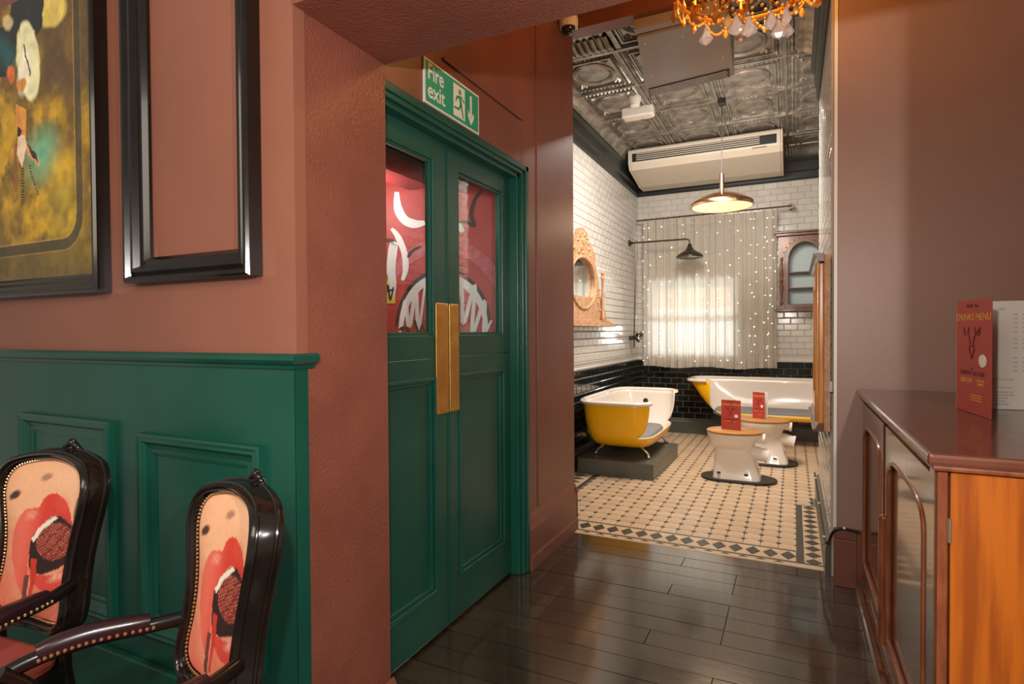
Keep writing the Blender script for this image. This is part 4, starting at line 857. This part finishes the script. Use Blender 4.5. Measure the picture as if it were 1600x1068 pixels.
for x, y, Y, h, w, m in ((1103, 40, 2.50, .082, .028, 'crystal'), (1150, 22, 2.45, .085, .032, 'crystal'), (1170, 24, 2.48, .085, .034, 'crystal'), (1157, 38, 2.6, .075, .026, 'crystal'), (1205, 15, 2.55, .082, .030, 'crystal'), (1217, 30, 2.5, .078, .030, 'crystal'), (1230, 30, 2.6, .075, .026, 'crystal'), (1229, 5, 2.5, .085, .018, 'crystal'),
                         (1053, 8, 2.6, .08, .014, 'amber'), (1082, 8, 2.5, .075, .011, 'amber'), (1117, 6, 2.6, .085, .013, 'amber'), (1137, 12, 2.42, .08, .016, 'amber'), (1244, 0, 2.6, .06, .012, 'amber'), (1277, -14, 2.7, .07, .018, 'amber'), (1068, -5, 2.7, .07, .012, 'amber'), (1098, -5, 2.5, .06, .012, 'amber')):
    drop_px(x, y, Y, h, w, MT[m])
for k in range(22):
    a = 2*PI*k/22; drop((CX+RC*math.cos(a), CY+RC*math.sin(a), CZ-.02), .065, .012, MT['amber'])
light('chandelier_glow', 'POINT', (CX, CY, CZ+.22), 27, (1, .46, .12), .12)
# ================================================================== SIDEBOARD
t = empty('sideboard', (.6, 2.57, 0), 'mahogany sideboard with arched panel doors standing against the right wall', 'sideboard')
SX0, SX1, SY0, SY1 = .325, .96, 1.735, 3.435
tp = MB().box(.295, .99, 1.700, 3.452, 1.020, 1.050).build('top', MT['top'], t, bevel=.009); tp['label'] = 'polished mahogany top'
MB().box(.306, .98, 1.712, 3.447, 1.006, 1.020).build('top_moulding', MT['mahog2'], t, bevel=.005)
MB().box(SX0+.012, SX1, SY0+.012, SY1, .09, 1.006).build('carcass', MT['mahog'], t)
MB().box(SX0-.005, SX1+.01, SY0-.005, SY1+.0, 0.06, .105).build('plinth_moulding', MT['mahog'], t, bevel=.01); MB().box(SX0-.045, SX1+.02, SY0-.03, SY1+.0, 0, .07).build('plinth', MT['mahog'], t, bevel=.008)
def arched(y0_, y1_):
    m = (y0_+y1_)/2; hw_ = (y1_-y0_)/2; K = 13
    ins = .075; a_in = [(y0_+ins, .20), (y1_-ins, .20)]+[(m+(hw_-ins)*math.copysign(abs(math.cos(PI*i/(K-1)))**.55, math.cos(PI*i/(K-1))), .80+.085*math.sin(PI*i/(K-1))**.8) for i in range(K)]
    a_out = [(y0_, .125), (y1_, .125)]+[(y1_, .80) if i == 0 else ((y0_, .80) if i == K-1 else ((y1_, .985) if i == 1 else ((y0_, .985) if i == K-2 else (y1_-(y1_-y0_)*(i-1)/(K-3), .985)))) for i in range(K)]
    d = MB().holed(a_out, a_in, 'x', SX0-.008, SX0+.012).build('door', MT['mahog'], t, bevel=.002)
    MB().tube([(SX0-.006, p[0], p[1]) for p in a_in], .0085, 8, True).build('arched_moulding', MT['mahog2'], d, smooth=True).location = -Vector(t.location)
    MB().prism(a_in, 'x', SX0+.004, SX0+.0135).build('arched_panel', MT['mahog'], d).location = -Vector(t.location)
arched(1.80, 2.60); arched(2.66, 3.41)
MB().tube([(SX0-.010, 2.63, .13), (SX0-.010, 2.63, .62)], .017, 12).ball((SX0-.010, 2.63, .62), .017, 10).build('half_column', MT['mahog2'], t, smooth=True)
MB().box(SX0-.01, SX0+.012, SY0+.002, 1.795, .105, 1.005).build('corner_stile', MT['mahog'], t, bevel=.002)
MB().box(SX0-.006, SX0+.016, SY0-.006, SY0+.014, .105, 1.005).build('front_stile', MT['mahog2'], t, bevel=.003)
ed = MB().box(SX0+.021, SX1-.03, SY0-.004, SY0+.013, .11, 1.003).build('end_door', MT['orange'], t, bevel=.002); ed['label'] = 'orange figured mahogany end door'
for z in (.86, .22):
    MB().box(SX0+.014, SX0+.022, SY0-.010, SY0-.003, z-.03, z+.03).tube([(SX0+.0185, SY0-.010, z-.03), (SX0+.0185, SY0-.010, z+.03)], .0035, 6).build('hinge', MT['hinge'], ed).location = -Vector(t.location)
# ================================================================== PAINTING with vertex colours
def inpoly(X, Y, P):
    c = np.zeros(X.shape, bool); j = len(P)-1
    for i in range(len(P)):
        xi, yi = P[i]; xj, yj = P[j]
        with np.errstate(divide='ignore', invalid='ignore'):
            c ^= ((yi > Y) != (yj > Y)) & (X < (xj-xi)*(Y-yi)/((yj-yi) if yj != yi else 1e-9)+xi)
        j = i
    return c
rng = np.random.RandomState(3)
def vnoise(X, Y, sc, seed):
    r = np.random.RandomState(seed); G_ = r.rand(64, 64); x = X*sc % 63; y = Y*sc % 63; xi = x.astype(int); yi = y.astype(int); fx = x-xi; fy = y-yi; fx = fx*fx*(3-2*fx); fy = fy*fy*(3-2*fy)
    return (G_[xi, yi]*(1-fx)+G_[xi+1, yi]*fx)*(1-fy)+(G_[xi, yi+1]*(1-fx)+G_[xi+1, yi+1]*fx)*fy
def fbm(X, Y, sc, seed): return sum(vnoise(X+7, Y+3, sc*2**k, seed+k)/2**(k+1) for k in range(4))
def lin(c): return np.array([((v/255)/12.92 if v < 10 else (((v/255)+.055)/1.055)**2.4) for v in c])
def mixc(C, m, col): 
    m = np.clip(m, 0, 1)[..., None]; return C*(1-m)+lin(col)*m
def ell(X, Y, cx, cy, rx, ry, rot=0, soft=.25):
    c, s_ = math.cos(rot), math.sin(rot); dx, dy = X-cx, Y-cy; u = (dx*c+dy*s_)/rx; v = (-dx*s_+dy*c)/ry; return np.clip((1-np.sqrt(u*u+v*v))/soft, 0, 1)
def setcol(me, C):
    a = me.color_attributes.new('print', 'FLOAT_COLOR', 'POINT'); d = np.ones((len(me.vertices), 4), np.float32); d[:, :3] = C.reshape(-1, 3); a.data.foreach_set('color', d.ravel())
def grid_mesh(name, P, m, color):
    nv, nu = P.shape[:2]; vs = P.reshape(-1, 3); idx = np.arange(nv*nu).reshape(nv, nu)
    fs_ = np.stack([idx[:-1, :-1], idx[:-1, 1:], idx[1:, 1:], idx[1:, :-1]], -1).reshape(-1, 4)
    me = bpy.data.meshes.new(name); me.from_pydata(vs.tolist(), [], fs_.tolist()); me.materials.append(m); setcol(me, color); me.polygons.foreach_set('use_smooth', [True]*len(me.polygons)); return me
# gold painting: zoomed photograph coordinates (0..200, 0..480) mapped on the canvas plane
t = empty('framed_painting', (-2.75, 1.255, 1.52), 'large gold and brown painting in a black moulded frame on the left wall', 'painting')
fx0, fx1, fz0, fz1 = -3.30, -2.245, 1.505, 2.95
D = .055
moulding_frame('frame_side', fx0, fx1, fz0, fz1, 1.258, .075, D, MT['blackf'], t, prof=[(0, 0), (0, .85), (.1, 1), (.22, 1), (.36, .75), (.55, .7), (.7, .5), (.85, .45), (1, .3), (1, 0)])
yc_ = 1.258-.018; nu, nv = 330, 440
xs = np.linspace(fx0+.07, fx1-.07, nu); zs = np.linspace(fz0+.07, 2.70, nv); XX, ZZ = np.meshgrid(xs, zs)
Rv, Uv, Fv = np.array(RV), np.array(UV), np.array(FV); PP = np.stack([XX, np.full_like(XX, yc_), ZZ-H], -1); dep = PP@Fv
U_ = 800+FPX*(PP@Rv)/dep; V_ = 534-FPX*(PP@Uv)/dep      # design drawn in survey units, then fixed to the canvas
nz_ = fbm(XX, ZZ, 9, 11); n2 = fbm(XX, ZZ, 22, 5); n3 = fbm(XX, ZZ, 4, 40)
w1 = fbm(XX, ZZ, 30, 61); w2 = fbm(XX, ZZ, 34, 71); U_ = U_+4*(w1-.47); V_ = V_+6*(w2-.47)
C = np.zeros(XX.shape+(3,))+lin((120, 92, 30)); C = mixc(C, (nz_-.38)*4, (196, 152, 30)); C = mixc(C, (n2-.5)*3, (92, 70, 30)); C = mixc(C, (n3-.5)*3, (158, 140, 40))
C = mixc(C, np.clip((V_-360)/60, 0, 1)*.75, (88, 74, 34)); C = mixc(C, np.clip((180-V_)/60, 0, 1)*np.clip((U_-50)/20, 0, 1)*.85, (84, 62, 40))
C = mixc(C, ell(U_, V_, 66, 240, 34, 60, .2, .8)*.85, (110, 178, 140)); C = mixc(C, ell(U_, V_, 95, 270, 26, 60, 0, .9)*.6, (206, 168, 46)); C = mixc(C, ell(U_, V_, 76, 12, 30, 34, .2, .2), (216, 190, 92))
C = mixc(C, inpoly(U_, V_, [(28, -60), (72, -60), (66, 40), (58, 55), (46, 36), (36, 70), (22, 92), (10, 120), (-30, 130), (-30, 40), (12, 45)]), (34, 38, 36)); C = mixc(C, ell(U_, V_, 10, 85, 20, 40, -.4, .6)*.7, (14, 92, 90))
C = mixc(C, ell(U_, V_, 44, 95, 19, 66, -.08, .12), (232, 226, 176)); C = mixc(C, ell(U_, V_, 38, 110, 11, 45, .1, .5), (250, 240, 214)); C = mixc(C, ell(U_, V_, 34, 132, 9, 13, .3, .3), (206, 140, 60)); C = mixc(C, inpoly(U_, V_, [(36, 70), (38, 70), (48, 118), (46, 118)]), (40, 34, 26))
C = mixc(C, inpoly(U_, V_, [(24, 162), (41, 170), (41, 215), (26, 215)]), (214, 142, 58)); C = mixc(C, inpoly(U_, V_, [(27, 210), (38, 210), (42, 228), (34, 262), (27, 240)]), (238, 206, 176)); C = mixc(C, inpoly(U_, V_, [(41, 220), (62, 252), (61, 262), (43, 240)]), (214, 150, 96)); C = mixc(C, inpoly(U_, V_, [(28, 196), (35, 204), (31, 214), (26, 212)]), (30, 20, 16)); C = mixc(C, inpoly(U_, V_, [(42, 222), (56, 240), (61, 256), (50, 245)]), (60, 30, 18))
C = mixc(C, inpoly(U_, V_, [(33, 262), (38, 262), (37, 318), (32, 326)])*(.5+.5*np.sign(np.sin(V_*1.6))), (36, 34, 30)); C = mixc(C, inpoly(U_, V_, [(43, 256), (47, 258), (60, 300), (59, 306)])*(.5+.5*np.sign(np.sin(V_*1.6))), (36, 34, 30))
C = mixc(C, (np.abs(U_-24.5) < 2)*(V_ > 225)*(V_ < 300), (150, 84, 50)); C = mixc(C, ell(U_, V_, 17, 116, 7, 16, 0, .3), (222, 110, 50)); C = mixc(C, ell(U_, V_, 12, 35, 10, 14, 0, .4), (206, 180, 130))
# dark inner line with rounded corner
xr, zr, rad, lw = fx1-.160, 1.70, .11, .042
def rrd(x, z): 
    dx = np.maximum(x-(xr-rad), 0); dz = np.maximum((zr+rad)-z, 0); ins = np.sqrt(dx*dx+dz*dz)-rad
    return ins
dd = rrd(XX, ZZ); C = mixc(C, (np.abs(dd) < lw/2)*.92, (66, 58, 38)); C = mixc(C, (np.abs(np.abs(dd)-lw/2-.002) < .0022)*.6, (190, 140, 70)); C = mixc(C, (dd > lw/2)*.35, (90, 66, 34))
C *= (.75+.9*w1+.35*n2)[..., None]
link('canvas', grid_mesh('canvas', np.stack([XX+2.75, np.full_like(XX, yc_-1.255), ZZ-1.52], -1), MT['canvas'], C), t)
# empty black frame
t = empty('empty_frame', (-1.77, 1.255, 1.53), 'tall empty black moulded frame hung on the brown wall', 'picture frame')
moulding_frame('frame_side', -2.085, -1.464, 1.528, 2.95, 1.258, .088, .055, MT['blackf'], t, prof=[(0, 0), (0, .85), (.08, 1), (.2, 1), (.3, .7), (.42, .85), (.55, .85), (.66, .5), (.85, .45), (1, .2), (1, 0)])
# ================================================================== CHAIRS
half = [(0, .497), (.09, .495), (.155, .503), (.188, .528), (.196, .57), (.188, .63), (.188, .70), (.200, .77), (.220, .84), (.230, .89), (.220, .935), (.183, .968), (.12, .984), (.055, .992), (0, .995)]
RB = .80
def bs(u, v, d=0):      # d: out of the front of the back
    r = RB-d; a = u/RB; return (r*math.sin(a), .235-RB+r*math.cos(a)+(v-.5)*.17, v)
def outline(k, kz=None):
    kz = kz or k; hh = catmull([(p[0]*k, .745+(p[1]-.745)*kz) for p in half], 4); return hh+[(-p[0], p[1]) for p in reversed(hh[1:-1])]
def upholstery():
    hh = catmull(half, 8); k = .915; us = [p[0]*k for p in hh]; vs_ = [.745+(p[1]-.745)*.93 for p in hh]; nv, nu = 150, 110
    zt0, zt1 = min(vs_), max(vs_); zs_ = .5*(zt0+zt1)-.5*(zt1-zt0)*np.cos(np.linspace(0, PI, nv)); w_ = []
    for z in zs_:
        best = .002
        for i in range(len(us)-1):
            a, b_ = vs_[i], vs_[i+1]
            if (a-z)*(b_-z) <= 0 and a != b_: best = max(best, us[i]+(us[i+1]-us[i])*(z-a)/(b_-a))
        w_.append(best)
    w_ = np.array(w_); uu = np.linspace(-1, 1, nu); U = w_[:, None]*uu[None, :]; V = np.repeat(zs_[:, None], nu, 1)
    ed = (1-uu[None, :]**4)*(1-((V-.745)/.235)**4); P = np.zeros((nv, nu, 3))
    for i in range(nv):
        for j in range(nu): P[i, j] = bs(U[i, j], V[i, j], .006+.016*max(0, ed[i, j]))
    # print, drawn in a 350 x 560 field
    X = (U/.207*.5+.5)*325+10; Y = (.965-V)/.45*560+205
    n1 = fbm(X/60+2, Y/60, 1, 21); n2 = fbm(X/9, Y/9, 1, 31)
    j1 = fbm(X/14+5, Y/14, 1, 81); X = X+7*(j1-.47); Y = Y+7*(fbm(X/14, Y/14+9, 1, 91)-.47)
    C = np.zeros(P.shape)+lin((238, 180, 138)); C = mixc(C, (Y-420)/400+(.5-n1)*.7, (222, 104, 86)); C = mixc(C, ell(X, Y, 255, 250, 120, 80, 0, .8)*.5, (248, 200, 160))
    C = mixc(C, ell(X, Y, 45, 332, 30, 16, -.8, .4), (80, 52, 46)); C = mixc(C, ell(X, Y, 148, 256, 28, 17, -.6, .5)*.8, (150, 104, 88)); C = mixc(C, ell(X, Y, 318, 345, 26, 84, .12, .2)*.95, (112, 88, 76))
    up = [(60, 520), (66, 440), (90, 388), (140, 368), (160, 330), (195, 312), (238, 322), (275, 360), (300, 420), (332, 428), (330, 470), (290, 420), (222, 388), (165, 430), (136, 480), (130, 560), (138, 640), (120, 690), (80, 600)]
    C = mixc(C, inpoly(X, Y, catmull(up, 5, True)), (214, 62, 46)); C = mixc(C, inpoly(X, Y, catmull(up, 5, True))*np.clip((170-X)/70, 0, 1)*.75, (232, 120, 98))
    lo = [(136, 590), (170, 612), (240, 598), (300, 545), (322, 470), (335, 440), (335, 560), (310, 610), (262, 655), (200, 668), (160, 640)]
    C = mixc(C, inpoly(X, Y, catmull(lo, 5, True)), (216, 74, 58)); C = mixc(C, ell(X, Y, 238, 345, 50, 40, .3, .9)*.5, (238, 92, 70)); C = mixc(C, ell(X, Y, 262, 600, 62, 20, -.5, .7)*n2*1.2, (250, 190, 168)); C = mixc(C, ell(X, Y, 120, 400, 30, 22, -.6, .8)*n2, (248, 190, 168))
    C = mixc(C, inpoly(X, Y, catmull([(132, 490), (160, 440), (222, 388), (300, 420), (320, 470), (290, 545), (200, 605), (150, 605), (134, 570)], 5, True)), (46, 26, 24))
    C = mixc(C, inpoly(X, Y, [(133, 490), (150, 446), (214, 389), (226, 394), (168, 458), (142, 500)]), (244, 232, 214))
    be = ell(X, Y, 228, 482, 82, 66, -.6, .06); dt = (np.sin(X*.42+Y*.1)*np.sin(Y*.45-X*.08)); C = mixc(C, be, (120, 34, 28)); C = mixc(C, be*np.clip(dt*1.6, 0, 1)*(.3+n2), (236, 128, 100)); C = mixc(C, be*np.clip(-dt*1.5, 0, 1)*.7, (70, 40, 34))
    C = mixc(C, (np.abs(X-(292+(Y-425)*-.75)) < 4)*(Y > 365)*(Y < 428), (90, 80, 76)); C = mixc(C, inpoly(X, Y, [(140, 560), (165, 560), (168, 640), (150, 740), (140, 740), (150, 640)]), (200, 56, 40)); C = mixc(C, inpoly(X, Y, [(128, 620), (144, 620), (134, 750), (116, 750)]), (110, 62, 52))
    C = mixc(C, ell(X, Y, 175, 700, 30, 60, 0, .8)*.5, (226, 120, 96)); C *= (.92+.16*n2)[..., None]
    return grid_mesh('printed_upholstery', P, MT['print'], C)
def make_chair():
    t = empty('dining_armchair', (0, 0, 0), '', 'chair'); kw = dict(world=False)
    pf_ = [(.945, .012), (.955, .022), (.975, .026), (.985, .033), (1.01, .036), (1.04, .030), (1.055, .016), (1.058, -.034), (1.045, -.045), (1.0, -.050), (.96, -.046), (.945, -.03)]
    rg = [[bs(u, v, d) for u, v in outline(k, .745 and 1+(k-1)*.62)] for k, d in pf_]; n = len(rg[0]); m_ = len(rg); fb_ = MB()
    fb_.add([p for r_ in rg for p in r_], [(i*n+j, i*n+(j+1) % n, ((i+1) % m_)*n+(j+1) % n, ((i+1) % m_)*n+j) for i in range(m_) for j in range(n)]).build('back_frame', MT['blackf'], t, smooth=True, **kw)
    MB().tube([bs(u, v, .024) for u, v in outline(.955, .972)], .006, 8, True).tube([bs(u, v, .018) for u, v in outline(1.055, 1.034)], .005, 8, True).tube([bs(u, v, -.030) for u, v in outline(1.058, 1.036)], .006, 8, True).build('frame_moulding', MT['blackf'], t, smooth=True, **kw)
    o = link('printed_upholstery', upholstery(), t); o['label'] = 'fabric printed with red lips biting a berry'
    ol = outline(.97); n = len(ol); hh = MB(); vs = []; m_ = n//2; rows_ = []
    for i in range(0, m_+1):
        u, v = ol[i]; rows_.append([bs(u*(1-2*k/8), v, -.012) for k in range(9)])
    for r_ in rows_: vs += r_
    hh.add(vs, [(i*9+j, i*9+j+1, (i+1)*9+j+1, (i+1)*9+j) for i in range(m_) for j in range(8)]).build('back_cover', MT['leather'], t, **kw)
    # nails round the upholstery
    b = MB(); ol = outline(.905, .935); acc = 0; pr = None
    for i in range(len(ol)):
        p, q = Vector(bs(*ol[i], .014)), Vector(bs(*ol[(i+1) % len(ol)], .014)); L = (q-p).length; s_ = acc
        while s_ < L: c_ = p.lerp(q, s_/L); b.ball(c_, .0042, 6); s_ += .0105
        acc = s_-L
    o = b.build('brass_nails', MT['nail'], t, smooth=True, **kw); o['kind'] = 'stuff'
    b = MB(); c_ = Vector(bs(0, 1.008, -.035))
    for dx, dz, r in ((0, .012, .012), (-.014, .007, .010), (.014, .007, .010), (-.028, .001, .008), (.028, .001, .008), (0, -.002, .010), (-.04, -.003, .006), (.04, -.003, .006), (-.008, .018, .006), (.008, .018, .006)): b.ball((c_.x+dx*1.15, c_.y-.004, c_.z+dz*1.2), r*1.25, 8)
    b.build('carved_crest', MT['blackf'], t, smooth=True, **kw)
    for s_ in (-1, 1):
        e = bs(s_*.19, .635, .01); pts = catmull([e, (s_*.222, e[1]-.09, .630), (s_*.258, -.01, .632), (s_*.272, -.13, .620), (s_*.270, -.19, .60), (s_*.25, -.185, .575)], 6)
        MB().tube(pts, .019, 10).build('arm', MT['blackf'], t, smooth=True, **kw)
        i0, i1 = int(len(pts)*.22), int(len(pts)*.60); pp_ = [(p[0], p[1], p[2]+.012) for p in pts[i0:i1]]; k = len(pp_)
        pd = MB().tube(pp_, [.012+.016*math.sin(PI*min(1, max(0, (i+.6)/(k+.2))))**.4 for i in range(k)], 12).build('arm_pad', MT['leather'], t, smooth=True, **kw)
        b = MB(); nn = 17
        for i in range(nn):
            q = Vector(pp_[0]).lerp(Vector(pp_[-1]), 0) if False else Vector(pp_[min(k-1, int(i*(k-1)/(nn-1)))]); q2 = Vector(pp_[min(k-1, int(i*(k-1)/(nn-1))+1)]); f_ = i*(k-1)/(nn-1) % 1; q = q.lerp(q2, f_)
            for side in (-1, 1): b.ball((q.x+side*.026, q.y, q.z-.010), .0052, 6)
        o = b.build('brass_nails', MT['nail'], pd, smooth=True, **kw); o['kind'] = 'stuff'
        MB().tube(catmull([(s_*.255, -.19, .62), (s_*.262, -.13, .56), (s_*.235, -.10, .49), (s_*.24, -.12, .42)], 5), .018, 10).build('arm_support', MT['blackf'], t, smooth=True, **kw)
        b_ = bs(s_*.165, .52, .01); MB().tube(catmull([b_, (s_*.165, b_[1]+.0, .42), (s_*.18, b_[1]+.03, .2), (s_*.19, b_[1]+.08, .0)], 5), [.024]*6+[.02]*5+[.015]*5, 10).build('leg', MT['blackf'], t, smooth=True, **kw)
        MB().tube(catmull([(s_*.23, -.24, .40), (s_*.25, -.27, .30), (s_*.225, -.245, .12), (s_*.235, -.27, .0)], 5), [.034]*4+[.028]*4+[.018]*4+[.014]*4, 10).build('leg', MT['blackf'], t, smooth=True, **kw)
    b = MB(); P = [(-.26, -.26), (-.14, -.285), (0, -.29), (.14, -.285), (.26, -.26), (.25, 0), (.205, .2), (-.205, .2), (-.25, 0)]
    b.prism(P, 'z', .355, .415).build('seat_rail', MT['blackf'], t, bevel=.012, **kw)
    b = MB(); b.prism([(p[0]*.93, p[1]*.93) for p in P], 'z', .41, .47).build('seat_cushion', MT['redfab'], t, bevel=.025, **kw)
    return t
def copy_tree(o, parent=None):
    c = o.copy(); COL.objects.link(c); c.parent = parent
    for ch in list(o.children): copy_tree(ch, c)
    return c
def place(t, M_, th, label, sc_):
    top = bs(0, 1.0, .0); a = math.radians(th-270); c, s_ = math.cos(a), math.sin(a)
    t.rotation_euler = (0, 0, a); t.scale = sc_; top = (0, top[1]*sc_[1], 0); t.location = (M_[0]-(c*top[0]-s_*top[1]), M_[1]-(s_*top[0]+c*top[1]), 0); t['label'] = label; t['group'] = 'black armchairs printed with red lips'
c1 = make_chair(); c2 = copy_tree(c1)
place(c1, (-2.06, 1.00), 276, 'black armchair printed with red lips at the left edge, back to the green wainscot', (.90, .93, .985))
place(c2, (-1.235, 1.0), 253, 'black armchair printed with red lips nearest the brown pillar', (.86, .88, .972))
